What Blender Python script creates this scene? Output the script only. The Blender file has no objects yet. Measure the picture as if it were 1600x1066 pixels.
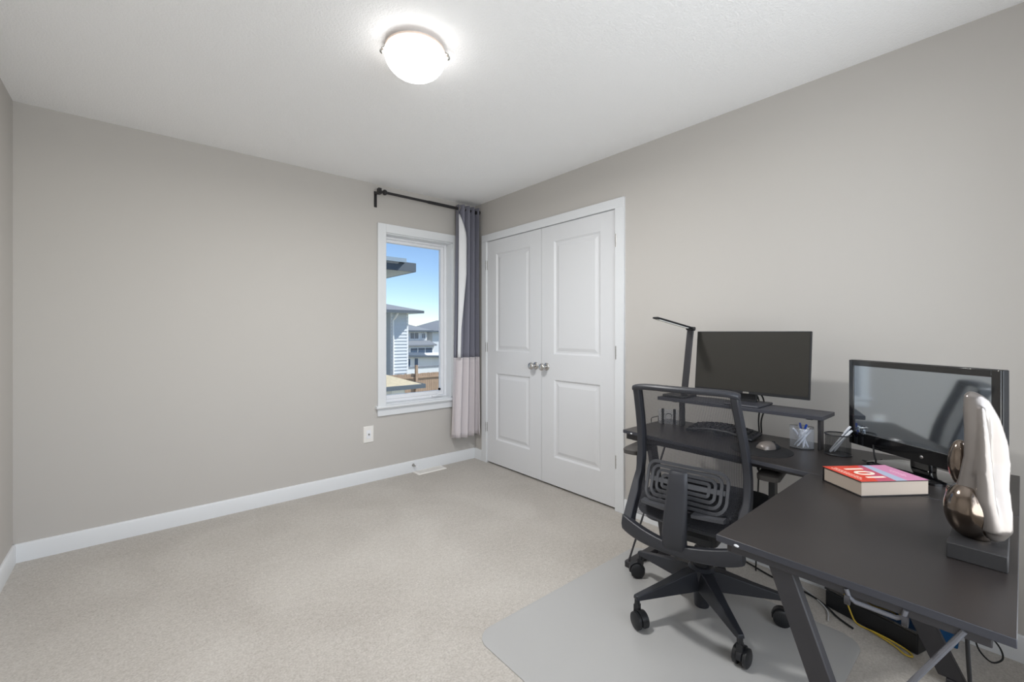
import bpy, bmesh, math, random
from mathutils import Vector, Matrix
random.seed(7)
scene = bpy.context.scene
C = scene.collection
PI = math.pi

# ------------------------------------------------------------------ camera, world, sun, exposure
cam_d = bpy.data.cameras.new('camera'); cam = bpy.data.objects.new('camera', cam_d); C.objects.link(cam)
cam.location = (-2.485, -3.461, 1.22)
cam.rotation_euler = (PI/2, 0, -math.atan2(0.650, 0.760))
cam_d.sensor_width = 36.0
cam_d.lens = 36.0*682/1600
cam_d.shift_y = -14/1600
cam_d.clip_start = 0.02
cam_d.clip_end = 500
scene.camera = cam

SKY = 0.15
world = bpy.data.worlds.new('world'); scene.world = world; world.use_nodes = True
wn = world.node_tree.nodes; wl = world.node_tree.links; wn.clear()
wo = wn.new('ShaderNodeOutputWorld'); wb = wn.new('ShaderNodeBackground'); ws = wn.new('ShaderNodeTexSky')
ws.sky_type = 'NISHITA'; ws.sun_disc = False; ws.sun_elevation = math.radians(48); ws.sun_rotation = math.radians(150)
ws.altitude = 1500; ws.air_density = 1.0; ws.dust_density = 0.0; ws.ozone_density = 3.0
wb.inputs['Strength'].default_value = SKY
wl.new(ws.outputs[0], wb.inputs[0]); wl.new(wb.outputs[0], wo.inputs[0])

sun_d = bpy.data.lights.new('sun', 'SUN'); sun = bpy.data.objects.new('sun', sun_d); C.objects.link(sun)
sun_d.energy = 6.5; sun_d.angle = math.radians(0.6); sun_d.color = (1.0, 0.95, 0.86)
sdir = Vector((0.72, -0.36, 0.78)).normalized()
sun.rotation_euler = sdir.to_track_quat('Z', 'Y').to_euler(); sun.location = (0, 0, 30)

vs = scene.view_settings
vs.view_transform = 'Standard'; vs.look = 'None'; vs.gamma = 1.0; vs.use_curve_mapping = False
vs.exposure = 0.16
LCOL = (1.0, 0.995, 0.985)
LAMP = 5.0      # emission of the ceiling lamp's glass

# fill light added in a made-up window, lifts the upper walls and ceiling
fill_d = bpy.data.lights.new('added_fill_light', 'AREA'); fill_lamp = bpy.data.objects.new('added_fill_light', fill_d); C.objects.link(fill_lamp)
fill_d.shape = 'RECTANGLE'; fill_d.size = 1.90; fill_d.size_y = 1.50; fill_d.energy = 43; fill_d.color = (0.95, 0.98, 1.0)
fill_lamp.location = (-1.55, -4.13, 1.42); fill_lamp.rotation_euler = (PI/2 + 0.28, 0, 0)

# ------------------------------------------------------------------ materials
def lin(c):
    return tuple(((v/255)/12.92 if v/255 <= 0.04045 else ((v/255+0.055)/1.055)**2.4) for v in c)
M = {}
def mat(name, rgb, rough=0.5, metal=0.0, spec=0.5, noise=None, bump=None, emit=None, sheen=0.0, coat=0.0, srgb=True, trans=0.0, ior=1.45):
    """noise=(scale, amount)  bump=(scale, strength, distance)"""
    m = bpy.data.materials.new(name); m.use_nodes = True
    nt = m.node_tree; n = nt.nodes; l = nt.links
    b = n['Principled BSDF']
    col = lin(rgb) if srgb else rgb
    b.inputs['Base Color'].default_value = (*col, 1)
    b.inputs['Roughness'].default_value = rough
    b.inputs['Metallic'].default_value = metal
    b.inputs['Specular IOR Level'].default_value = spec
    b.inputs['IOR'].default_value = ior
    b.inputs['Transmission Weight'].default_value = trans
    if sheen: b.inputs['Sheen Weight'].default_value = sheen
    if coat: b.inputs['Coat Weight'].default_value = coat; b.inputs['Coat Roughness'].default_value = 0.08
    tc = n.new('ShaderNodeTexCoord')
    if noise:
        t = n.new('ShaderNodeTexNoise'); t.inputs['Scale'].default_value = noise[0]; t.inputs['Detail'].default_value = 4
        l.new(tc.outputs['Object'], t.inputs['Vector'])
        r = n.new('ShaderNodeMapRange'); r.inputs['To Min'].default_value = 1-noise[1]; r.inputs['To Max'].default_value = 1+noise[1]
        r.inputs['From Min'].default_value = 0.25; r.inputs['From Max'].default_value = 0.75
        l.new(t.outputs['Fac'], r.inputs['Value'])
        x = n.new('ShaderNodeVectorMath'); x.operation = 'SCALE'
        x.inputs[0].default_value = col
        l.new(r.outputs[0], x.inputs['Scale']); l.new(x.outputs[0], b.inputs['Base Color'])
    if bump:
        t = n.new('ShaderNodeTexNoise'); t.inputs['Scale'].default_value = bump[0]; t.inputs['Detail'].default_value = 3
        l.new(tc.outputs['Object'], t.inputs['Vector'])
        bp = n.new('ShaderNodeBump'); bp.inputs['Strength'].default_value = bump[1]; bp.inputs['Distance'].default_value = bump[2]
        l.new(t.outputs['Fac'], bp.inputs['Height']); l.new(bp.outputs[0], b.inputs['Normal'])
    if emit:
        b.inputs['Emission Color'].default_value = (*emit[0], 1); b.inputs['Emission Strength'].default_value = emit[1]
    M[name] = m
    return m

mat('wall_paint', (193, 189, 184), 0.85, spec=0.2, bump=(260, 0.05, 0.002))
mat('ceiling_paint', (249, 249, 249), 0.9, spec=0.1, bump=(140, 0.45, 0.006))
mat('trim_paint', (225, 227, 229), 0.38, spec=0.4)
mat('door_paint', (221, 222, 224), 0.42, spec=0.4)
mat('vinyl', (236, 237, 240), 0.35)
mat('chrome', (205, 203, 200), 0.18, metal=1)
mat('brushed_nickel', (178, 176, 172), 0.32, metal=1)
mat('rod_black', (38, 36, 38), 0.45)
mat('desk_top', (42, 38, 37), 0.36, spec=0.5, noise=(9, 0.06), bump=(420, 0.05, 0.001))
mat('desk_edge', (58, 59, 66), 0.5)
mat('desk_steel', (52, 51, 54), 0.5, spec=0.5, bump=(500, 0.06, 0.001))
mat('black_plastic', (30, 31, 34), 0.42)
mat('black_matte', (22, 22, 24), 0.6)
mat('chair_frame', (47, 48, 53), 0.42, bump=(600, 0.04, 0.001))
mat('chair_base', (40, 42, 48), 0.4, bump=(600, 0.04, 0.001))
mat('chair_fabric', (32, 33, 37), 0.9, spec=0.2, bump=(800, 0.4, 0.002))
mat('lumbar_grey', (72, 73, 77), 0.5)
mat('gloss_black', (10, 10, 12), 0.06, coat=1.0)
mat('screen_matte', (48, 46, 42), 0.42, spec=0.35)
mat('screen_gloss_pale_reflection', (182, 190, 197), 0.06, metal=0.95)  # pale mirror colour stands in for a bright window's reflection on the dark screen
mat('paper', (168, 155, 143), 0.8, bump=(300, 0.1, 0.001))
mat('cover_red', (214, 62, 36), 0.35)
mat('cover_magenta', (196, 84, 108), 0.35)
mat('cover_pink', (216, 142, 178), 0.35)
mat('cover_blue', (176, 186, 208), 0.35)
mat('cover_black', (24, 22, 24), 0.4)
mat('print_cream', (244, 232, 214), 0.5)
mat('print_pink', (238, 196, 214), 0.5)
mat('silver_sculpt', (134, 128, 124), 0.28, metal=0.6)
mat('bronze_sculpt', (128, 116, 106), 0.14, metal=1)
mat('lamp_rim', (226, 206, 192), 0.4)
mat('stone_black', (40, 39, 40), 0.55, noise=(30, 0.1))
mat('curtain_grey', (126, 126, 138), 0.85, spec=0.15, sheen=0.2, bump=(700, 0.2, 0.001))
mat('curtain_white', (212, 205, 207), 0.85, spec=0.15, sheen=0.2, bump=(700, 0.2, 0.001))
mat('curtain_lining', (228, 228, 230), 0.8, spec=0.15)
mat('mouse_grey', (112, 105, 100), 0.35, metal=0.3)
mat('rod_grey', (104, 105, 111), 0.45)
mat('arm_pad', (72, 69, 67), 0.6)
mat('pen_blue', (24, 60, 150), 0.35)
mat('pen_white', (224, 228, 236), 0.3)
mat('box_blue', (14, 78, 128), 0.45)
mat('yellow_cable', (206, 176, 62), 0.5)
mat('white_cable', (206, 206, 208), 0.5)
mat('led_white', (235, 235, 230), 0.4)
mat('vent_white', (236, 233, 228), 0.5)
mat('slot_dark', (70, 66, 62), 0.8)
mat('gap_shade', (20, 18, 16), 0.9)
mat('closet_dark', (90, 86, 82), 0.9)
# outdoors
mat('siding', (196, 203, 210), 0.7, noise=(3, 0.03))
mat('siding_light', (206, 210, 212), 0.7)
mat('stucco', (212, 214, 214), 0.85)
mat('shingle_grey', (118, 124, 132), 0.9, noise=(12, 0.18))
mat('shingle_tan', (172, 164, 142), 0.9, noise=(10, 0.14))
mat('fascia', (84, 94, 104), 0.6)
mat('soffit', (176, 186, 194), 0.7)
mat('gutter', (146, 164, 178), 0.5)
mat('house_glass', (60, 82, 108), 0.1, spec=0.8)
mat('house_trim', (226, 228, 230), 0.6)
mat('fence_wood', (158, 136, 116), 0.85, noise=(4, 0.18))
mat('ground', (150, 148, 132), 0.95, noise=(0.7, 0.12))

def mat_carpet():
    m = bpy.data.materials.new('carpet'); m.use_nodes = True; nt = m.node_tree; n = nt.nodes; l = nt.links
    b = n['Principled BSDF']; b.inputs['Roughness'].default_value = 1; b.inputs['Specular IOR Level'].default_value = 0.05
    b.inputs['Sheen Weight'].default_value = 0.25; b.inputs['Sheen Roughness'].default_value = 0.5
    tc = n.new('ShaderNodeTexCoord')
    big = n.new('ShaderNodeTexNoise'); big.inputs['Scale'].default_value = 2.2; big.inputs['Detail'].default_value = 5; big.inputs['Distortion'].default_value = 0.6
    fine = n.new('ShaderNodeTexNoise'); fine.inputs['Scale'].default_value = 130; fine.inputs['Detail'].default_value = 3
    mid = n.new('ShaderNodeTexNoise'); mid.inputs['Scale'].default_value = 48; mid.inputs['Detail'].default_value = 6
    for t in (big, fine, mid): l.new(tc.outputs['Object'], t.inputs['Vector'])
    mx = n.new('ShaderNodeMath'); mx.operation = 'MULTIPLY_ADD'; mx.inputs[1].default_value = 0.55
    l.new(fine.outputs['Fac'], mx.inputs[0])
    m2 = n.new('ShaderNodeMath'); m2.operation = 'MULTIPLY_ADD'; m2.inputs[1].default_value = 0.30; 
    l.new(mid.outputs['Fac'], m2.inputs[0])
    m3 = n.new('ShaderNodeMath'); m3.operation = 'MULTIPLY'; m3.inputs[1].default_value = 0.33
    l.new(big.outputs['Fac'], m3.inputs[0]); l.new(m3.outputs[0], m2.inputs[2]); l.new(m2.outputs[0], mx.inputs[2])
    cr = n.new('ShaderNodeValToRGB')
    cr.color_ramp.elements[0].position = 0.40; cr.color_ramp.elements[0].color = (*lin((160, 153, 145)), 1)
    cr.color_ramp.elements[1].position = 0.80; cr.color_ramp.elements[1].color = (*lin((200, 195, 188)), 1)
    l.new(mx.outputs[0], cr.inputs[0]); l.new(cr.outputs[0], b.inputs['Base Color'])
    bp = n.new('ShaderNodeBump'); bp.inputs['Strength'].default_value = 0.6; bp.inputs['Distance'].default_value = 0.006
    l.new(mx.outputs[0], bp.inputs['Height']); l.new(bp.outputs[0], b.inputs['Normal'])
    M['carpet'] = m
mat_carpet()

def mat_clear(name, tint, refl, rough=0.02, haze=0.0, haze_col=(0.8, 0.8, 0.8)):
    """thin clear sheet: transparent + glossy by fresnel (+ some diffuse haze)"""
    m = bpy.data.materials.new(name); m.use_nodes = True; nt = m.node_tree; n = nt.nodes; l = nt.links; n.clear()
    o = n.new('ShaderNodeOutputMaterial'); tr = n.new('ShaderNodeBsdfTransparent'); tr.inputs[0].default_value = (*tint, 1)
    gl = n.new('ShaderNodeBsdfGlossy'); gl.inputs['Roughness'].default_value = rough
    lw = n.new('ShaderNodeFresnel'); lw.inputs['IOR'].default_value = 1.3 if refl < 1 else 1.5
    mm = n.new('ShaderNodeMath'); mm.operation = 'MULTIPLY'; mm.inputs[1].default_value = refl; l.new(lw.outputs[0], mm.inputs[0])
    mx = n.new('ShaderNodeMixShader'); l.new(mm.outputs[0], mx.inputs[0])
    base = tr.outputs[0]
    if haze:
        df = n.new('ShaderNodeBsdfDiffuse'); df.inputs[0].default_value = (*haze_col, 1)
        h = n.new('ShaderNodeMixShader'); h.inputs[0].default_value = haze; l.new(tr.outputs[0], h.inputs[1]); l.new(df.outputs[0], h.inputs[2]); base = h.outputs[0]
    l.new(base, mx.inputs[1]); l.new(gl.outputs[0], mx.inputs[2]); l.new(mx.outputs[0], o.inputs[0])
    M[name] = m
mat_clear('window_glass', (0.97, 0.985, 1.0), 0.6)
mat_clear('acrylic', (0.95, 0.96, 0.98), 1.0, 0.03, 0.10, (0.85, 0.86, 0.9))
mat_clear('mat_plastic', (0.98, 0.98, 0.985), 1.0, 0.20, 0.78, (0.55, 0.545, 0.535))

def mat_net(name, col, sx, sz, cover):
    """woven net: opaque threads, open holes"""
    m = bpy.data.materials.new(name); m.use_nodes = True; nt = m.node_tree; n = nt.nodes; l = nt.links; n.clear()
    o = n.new('ShaderNodeOutputMaterial'); tr = n.new('ShaderNodeBsdfTransparent')
    df = n.new('ShaderNodeBsdfPrincipled'); df.inputs['Base Color'].default_value = (*lin(col), 1); df.inputs['Roughness'].default_value = 0.6
    tc = n.new('ShaderNodeTexCoord'); w1 = n.new('ShaderNodeTexWave'); w1.inputs['Scale'].default_value = sx; w1.bands_direction = 'Y'
    w2 = n.new('ShaderNodeTexWave'); w2.inputs['Scale'].default_value = sz; w2.bands_direction = 'Z'
    l.new(tc.outputs['Object'], w1.inputs['Vector']); l.new(tc.outputs['Object'], w2.inputs['Vector'])
    mx = n.new('ShaderNodeMath'); mx.operation = 'MAXIMUM'; l.new(w1.outputs['Fac'], mx.inputs[0]); l.new(w2.outputs['Fac'], mx.inputs[1])
    r = n.new('ShaderNodeMapRange'); r.inputs['From Min'].default_value = 0.3; r.inputs['From Max'].default_value = 1.0
    r.inputs['To Min'].default_value = cover*0.55; r.inputs['To Max'].default_value = min(1, cover*1.45)
    l.new(mx.outputs[0], r.inputs['Value'])
    ms = n.new('ShaderNodeMixShader'); l.new(r.outputs[0], ms.inputs[0]); l.new(tr.outputs[0], ms.inputs[1]); l.new(df.outputs[0], ms.inputs[2]); l.new(ms.outputs[0], o.inputs[0])
    M[name] = m
mat_net('chair_net', (44, 45, 52), 55, 60, 0.52)
mat_net('wire_net', (20, 20, 22), 130, 130, 0.45)

def mat_lampglass():
    m = bpy.data.materials.new('lamp_glass'); m.use_nodes = True; b = m.node_tree.nodes['Principled BSDF']
    b.inputs['Base Color'].default_value = (0.9, 0.87, 0.82, 1); b.inputs['Roughness'].default_value = 0.25
    b.inputs['Emission Color'].default_value = (*LCOL, 1); b.inputs['Emission Strength'].default_value = LAMP
    M['lamp_glass'] = m
mat_lampglass()

# ------------------------------------------------------------------ mesh builder
def rotz(a): return Matrix.Rotation(a, 4, 'Z')
class MB:
    def __init__(s): s.v = []; s.f = []; s.m = []; s.cur = 0
    def add(s, vs_, fs):
        o = len(s.v); s.v += [Vector(p) for p in vs_]
        for f in fs: s.f.append([i+o for i in f]); s.m.append(s.cur)
        return s
    def box(s, x0, x1, y0, y1, z0, z1):
        return s.add([(x0,y0,z0),(x1,y0,z0),(x1,y1,z0),(x0,y1,z0),(x0,y0,z1),(x1,y0,z1),(x1,y1,z1),(x0,y1,z1)],
                     [(0,3,2,1),(4,5,6,7),(0,1,5,4),(1,2,6,5),(2,3,7,6),(3,0,4,7)])
    def obox(s, c, size, R=None):
        a, b_, d = size[0]/2, size[1]/2, size[2]/2
        pts = [Vector((x,y,z)) for z in (-d,d) for (x,y) in ((-a,-b_),(a,-b_),(a,b_),(-a,b_))]
        if R is not None: pts = [R.to_3x3() @ p for p in pts]
        c = Vector(c)
        return s.add([p+c for p in pts], [(0,3,2,1),(4,5,6,7),(0,1,5,4),(1,2,6,5),(2,3,7,6),(3,0,4,7)])
    def prism(s, poly, z0, z1):
        n = len(poly)
        return s.add([(x,y,z0) for x,y in poly]+[(x,y,z1) for x,y in poly],
                     [tuple(range(n))[::-1], tuple(range(n,2*n))]+[(i,(i+1)%n,n+(i+1)%n,n+i) for i in range(n)])
    def loft(s, rings, caps=True, loop=False):
        n = len(rings[0]); pts = [p for r in rings for p in r]; fs = []
        k = len(rings)
        for j in range(k if loop else k-1):
            a, b_ = j*n, ((j+1) % k)*n
            for i in range(n): fs.append((a+i, a+(i+1)%n, b_+(i+1)%n, b_+i))
        if caps and not loop: fs += [tuple(range(n))[::-1], tuple(range((k-1)*n, k*n))]
        return s.add(pts, fs)
    def sheet(s, rows):
        n = len(rows[0]); pts = [p for r in rows for p in r]
        return s.add(pts, [(j*n+i, j*n+i+1, (j+1)*n+i+1, (j+1)*n+i) for j in range(len(rows)-1) for i in range(n-1)])
    def tube(s, path, r, n=8, closed=False):
        path = [Vector(p) for p in path]; k = len(path)
        rr = r if isinstance(r, (list, tuple)) else [r]*k
        rings = []; up = None
        for i, p in enumerate(path):
            a = path[(i-1) % k] if (closed or i > 0) else p
            b_ = path[(i+1) % k] if (closed or i < k-1) else p
            t = (b_-a).normalized()
            if up is None:
                up = t.orthogonal().normalized()
            else:
                up = (up - t*up.dot(t))
                up = up.normalized() if up.length > 1e-6 else t.orthogonal().normalized()
            q = t.cross(up)
            rings.append([p + (up*math.cos(2*PI*j/n) + q*math.sin(2*PI*j/n))*rr[i] for j in range(n)])
        return s.loft(rings, not closed, closed)
    def cyl(s, p0, p1, r0, r1=None, n=20): return s.tube([p0, p1], [r0, r0 if r1 is None else r1], n)
    def lathe(s, prof, n=32, c=(0,0,0), axis='Z'):
        c = Vector(c); rings = []
        for r, z in prof:
            ring = []
            for j in range(n):
                a = 2*PI*j/n; p = Vector((max(r,1e-4)*math.cos(a), max(r,1e-4)*math.sin(a), z))
                if axis == 'X': p = Vector((p.z, p.x, p.y))
                if axis == 'Y': p = Vector((p.y, p.z, p.x))
                ring.append(p+c)
            rings.append(ring)
        return s.loft(rings)
    def ell(s, c, r, n=16, k=10, R=None):
        rings = []
        c = Vector(c)
        for i in range(k+1):
            a = -PI/2 + PI*i/k; ca = max(math.cos(a), 1e-3)
            ring = []
            for j in range(n):
                p = Vector((r[0]*ca*math.cos(2*PI*j/n), r[1]*ca*math.sin(2*PI*j/n), r[2]*math.sin(a)))
                if R is not None: p = R.to_3x3() @ p
                ring.append(p+c)
            rings.append(ring)
        return s.loft(rings)
    def xf(s, Mx, start=0):
        for i in range(start, len(s.v)): s.v[i] = Mx @ s.v[i]
        return s
    def build(s, name, material, parent=None, world=False, bevel=0.0, angle=35, seg=2, **kw):
        me = bpy.data.meshes.new(name)
        vs_ = s.v
        if world and parent is not None:
            inv = (Matrix.Translation(parent.location) @ rotz(parent.rotation_euler.z)).inverted()
            if parent.parent is not None: inv = (Matrix.Translation(parent.parent.location) @ rotz(parent.parent.rotation_euler.z)).inverted()
            vs_ = [inv @ p for p in s.v]
        me.from_pydata([tuple(p) for p in vs_], [], s.f)
        bm = bmesh.new(); bm.from_mesh(me); bmesh.ops.recalc_face_normals(bm, faces=bm.faces); bm.to_mesh(me); bm.free()
        ms = material if isinstance(material, (list, tuple)) else [material]
        for mm in ms: me.materials.append(M[mm])
        me.polygons.foreach_set('material_index', s.m)
        me.shade_smooth(); me.set_sharp_from_angle(angle=math.radians(angle))
        o = bpy.data.objects.new(name, me); C.objects.link(o)
        if parent is not None: o.parent = parent
        if bevel:
            b = o.modifiers.new('bevel', 'BEVEL'); b.width = bevel; b.segments = seg; b.limit_method = 'ANGLE'; b.angle_limit = math.radians(40); b.harden_normals = False
        return tag(o, **kw)

def tag(o, label=None, cat=None, group=None, kind=None):
    if label: o['label'] = label
    if cat: o['category'] = cat
    if group: o['group'] = group
    if kind: o['kind'] = kind
    return o
def thing(name, label, cat, loc=(0,0,0), rz=0, group=None, kind=None):
    o = bpy.data.objects.new(name, None); C.objects.link(o); o.location = loc; o.rotation_euler = (0,0,rz); o.empty_display_size = 0.1
    return tag(o, label, cat, group, kind)
def copy_tree(o, parent=None):
    c = o.copy(); C.objects.link(c); c.parent = parent
    for ch in [x for x in C.objects if x.parent == o]: copy_tree(ch, c)
    return c
def rrect(hx, hy, r, n=6, cx=0, cy=0):
    pts = []
    for sx, sy, a0 in ((1,1,0),(-1,1,PI/2),(-1,-1,PI),(1,-1,1.5*PI)):
        for i in range(n+1):
            a = a0 + PI/2*i/n
            pts.append((cx+sx*(hx-r)+r*math.cos(a), cy+sy*(hy-r)+r*math.sin(a)))
    return pts

# ------------------------------------------------------------------ the room
W, D, H = -2.99, -3.95, 2.44      # left wall x, rear wall y, ceiling height; the far right corner is the origin
T = 0.16
st = dict(kind='structure')
MB().box(W-T, 0.75, D-T, T, -0.15, 0).build('floor', 'carpet', label='light beige grey cut pile carpet covering the whole floor', cat='floor', **st)
MB().box(W-T, 0.75, D-T, T, H, H+0.15).build('ceiling', 'ceiling_paint', label='white stippled ceiling above the room', cat='ceiling', **st)
# window opening in the far wall
WX0, WX1, WZ0, WZ1 = -0.922, -0.256, 0.605, 2.055
MB().box(W-T, WX0, 0, T, 0, H).box(WX1, 0.75, 0, T, 0, H).box(WX0, WX1, 0, T, 0, WZ0).box(WX0, WX1, 0, T, WZ1, H)\
    .build('wall_back', 'wall_paint', label='plain greige wall holding the window', cat='wall', **st)
DY0, DY1, DZ = -0.198, -1.660, 2.068
MB().box(0, 0.1, DY0, 0, 0, H).box(0, 0.1, D-T, DY1, 0, H).box(0, 0.1, DY1, DY0, DZ, H)\
    .build('wall_right', 'wall_paint', label='greige wall with the closet doors and the desk', cat='wall', **st)
MB().box(W-T, W, D-T, 0, 0, H).build('wall_left', 'wall_paint', label='greige wall just showing at the left edge', cat='wall', **st)
RX0, RX1, RZ0_, RZ1_ = -2.50, -0.60, 0.65, 2.18
MB().box(W, RX0, D-T, D, 0, H).box(RX1, 0, D-T, D, 0, H).box(RX0, RX1, D-T, D, 0, RZ0_).box(RX0, RX1, D-T, D, RZ1_, H).build('wall_front', 'wall_paint', label='greige wall behind the viewpoint', cat='wall', **st)
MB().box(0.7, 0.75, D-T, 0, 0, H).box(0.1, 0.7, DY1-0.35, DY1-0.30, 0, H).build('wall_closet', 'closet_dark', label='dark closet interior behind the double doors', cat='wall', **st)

def board_profile(h, t):    # baseboard section: (out, z)
    return [(0, 0), (t, 0), (t, h-0.012), (t*0.75, h-0.003), (t*0.45, h), (0, h)]
bh, bt = 0.098, 0.014
def baseboard(name, p0, p1, nrm, label):
    mb = MB(); p0 = Vector(p0); p1 = Vector(p1); nrm = Vector(nrm)
    mb.loft([[p + nrm*a + Vector((0,0,z)) for a, z in board_profile(bh, bt)] for p in (p0, p1)])
    return mb.build(name, 'trim_paint', angle=25, label=label, cat='baseboard', **st)
baseboard('baseboard_back', (W,0,0), (0,0,0), (0,-1,0), 'white baseboard along the window wall')
baseboard('baseboard_left', (W,D,0), (W,0,0), (1,0,0), 'white baseboard along the left wall')
baseboard('baseboard_right', (0,DY1-0.066,0), (0,D,0), (-1,0,0), 'white baseboard behind the desk')
baseboard('baseboard_corner', (0,0,0), (0,DY0+0.066,0), (-1,0,0), 'short white baseboard between corner and closet casing')

# ------------------------------------------------------------------ closet doors
t1 = thing('trim_1', 'white flat casing around the closet double doors', 'door casing', (0, DY0, 0), kind='structure')
cw = 0.066
MB().box(-0.018, 0.1, DY0-0.006, DY0+cw, 0, DZ-0.004).build('casing_side', 'trim_paint', t1, world=True, bevel=0.002)
MB().box(-0.018, 0.1, DY1-cw, DY1+0.006, 0, DZ-0.004).build('casing_side', 'trim_paint', t1, world=True, bevel=0.002)
MB().box(-0.018, 0.1, DY1-cw, DY0+cw, DZ-0.004, DZ+cw-0.004).build('casing_head', 'trim_paint', t1, world=True, bevel=0.002)
MB().box(0.06, 0.1, DY1, DY0, 0.0, 0.016).build('gap_shadow_strip', 'gap_shade', t1, world=True)  # dark strip standing in for the shade in the gap under the doors

def panel_rings(y0, y1, z0, z1, xf):
    """raised and fielded panel seen from -x; offsets inwards and depths"""
    rings = []
    for off, dep in ((0, 0), (0.005, 0.004), (0.013, 0.0105), (0.026, 0.0105), (0.05, 0.003), (0.0505, 0.003)):
        rings.append([(xf+dep, y0-off, z0+off), (xf+dep, y1+off, z0+off), (xf+dep, y1+off, z1-off), (xf+dep, y0-off, z1-off)])
    return rings
def closet_door(name, ya, yb, hinge_y, knob_y, label):
    # ya > yb (ya is nearer the corner)
    t = thing(name, label, 'door', (0, (ya+yb)/2, 0), kind='structure')
    g = 0.002; ya -= g; yb += g
    z0, z1 = 0.016, DZ-0.008
    X0, X1 = -0.004, 0.031
    hy = ((ya-0.137), (yb+0.137)); lo = (0.235, 0.845); up = (1.045, 1.935)
    mb = MB()
    mb.box(X0, X1, hy[0], ya, z0, z1).box(X0, X1, yb, hy[1], z0, z1)
    for a, b_ in ((z0, lo[0]), (lo[1], up[0]), (up[1], z1)): mb.box(X0, X1, hy[1], hy[0], a, b_)
    mb.build('slab', 'door_paint', t, world=True)
    for a, b_ in (lo, up):
        mb = MB(); R_ = panel_rings(hy[0], hy[1], a, b_, X0); mb.loft(R_, caps=False); mb.add(R_[-1], [(0, 1, 2, 3)])
        mb.build('panel', 'door_paint', t, world=True, angle=12)
    for z in (0.335, 1.08, 1.845):
        mb = MB(); s = 1 if hinge_y > ya else -1
        mb.cyl((X0-0.008, hinge_y, z-0.045), (X0-0.008, hinge_y, z+0.045), 0.0075, n=10)
        for k in (-0.018, 0.018): mb.cyl((X0-0.008, hinge_y, z+k-0.0015), (X0-0.008, hinge_y, z+k+0.0015), 0.0085, n=10)
        mb.box(X0-0.006, X0+0.004, hinge_y-0.013, hinge_y+0.013, z-0.043, z+0.043)
        mb.build('hinge', 'brushed_nickel', t, world=True)
    mb = MB()
    mb.lathe([(0, 0), (0.031, 0), (0.031, -0.004), (0.027, -0.010), (0.012, -0.013), (0.011, -0.030), (0.016, -0.037), (0.0275, -0.046), (0.030, -0.056), (0.027, -0.065), (0.018, -0.070), (0, -0.071)], 28, (X0, knob_y, 0.943), 'X')
    mb.build('knob', 'chrome', t, world=True, angle=50)
    return t
YM = -0.928
closet_door('door_1', DY0, YM, DY0+0.002, YM+0.066, 'white two panel closet door nearest the window corner')
closet_door('door_2', YM, DY1, DY1-0.002, YM-0.06, 'white two panel closet door next to the desk')

# ------------------------------------------------------------------ window
w = thing('window_1', 'white framed casement window overlooking neighbouring houses', 'window', (-0.6, 0, WZ0), kind='structure')
cs = 0.068
MB().box(WX0-cs, WX0+0.004, -0.018, 0.0, WZ0-0.02, WZ1+cs).build('casing', 'trim_paint', w, world=True, bevel=0.003)
MB().box(WX1-0.004, WX1+cs, -0.018, 0.0, WZ0-0.02, WZ1+cs).build('casing', 'trim_paint', w, world=True, bevel=0.003)
MB().box(WX0+0.004, WX1-0.004, -0.018, 0.0, WZ1-0.004, WZ1+cs).build('casing', 'trim_paint', w, world=True, bevel=0.003)
mb = MB(); prof = [(-0.034, -0.024), (-0.040, -0.016), (-0.040, -0.008), (-0.034, 0.0), (0.10, 0.0), (0.10, -0.024)]
mb.loft([[(x, y, WZ0+0.004+z) for y, z in prof] for x in (WX0-cs-0.018, WX1+cs+0.018)]); mb.build('sill', 'trim_paint', w, world=True, angle=25)
MB().box(WX0-cs, WX1+cs, -0.016, 0.0, WZ0-0.082, WZ0-0.02).build('apron', 'trim_paint', w, world=True, bevel=0.003)
# jamb liner
j = 0.012
mb = MB().box(WX0-0.001, WX0+j, 0, 0.15, WZ0, WZ1).box(WX1-j, WX1+0.001, 0, 0.15, WZ0, WZ1).box(WX0, WX1, 0, 0.15, WZ1-j, WZ1+0.001).box(WX0, WX1, 0.0, 0.15, WZ0-0.001, WZ0+j)
mb.build('jamb', 'trim_paint', w, world=True)
def frame_rect(mb, x0, x1, z0, z1, y0, y1, l, r, b_, t_):
    mb.box(x0, x0+l, y0, y1, z0, z1); mb.box(x1-r, x1, y0, y1, z0, z1); mb.box(x0+l, x1-r, y0, y1, z0, z0+b_); mb.box(x0+l, x1-r, y0, y1, z1-t_, z1)
    return mb
frame_rect(MB(), WX0+j, WX1-j, WZ0+j, WZ1-j, 0.085, 0.15, 0.018, 0.024, 0.022, 0.022).build('frame', 'vinyl', w, world=True, bevel=0.003)
sash = frame_rect(MB(), WX0+j+0.018, WX1-j-0.024, WZ0+j+0.022, WZ1-j-0.022, 0.098, 0.14, 0.028, 0.030, 0.034, 0.026).build('sash', 'vinyl', w, world=True, bevel=0.004)
MB().box(WX0+j+0.04, WX1-j-0.05, 0.117, 0.121, WZ0+j+0.05, WZ1-j-0.044).build('pane', 'window_glass', sash, world=True)
mb = MB().box(-0.43, -0.34, 0.070, 0.086, WZ0+j+0.006, WZ0+j+0.018); mb.tube([(-0.385, 0.07, WZ0+j+0.016), (-0.37, 0.062, WZ0+j+0.03), (-0.325, 0.062, WZ0+j+0.034)], 0.006)
mb.build('crank', 'vinyl', w, world=True)
MB().cyl((-0.345, 0.085, WZ0+j+0.07), (-0.345, 0.098, WZ0+j+0.07), 0.012, 0.010, 12).build('sash_lock', 'black_plastic', w, world=True)

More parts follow.
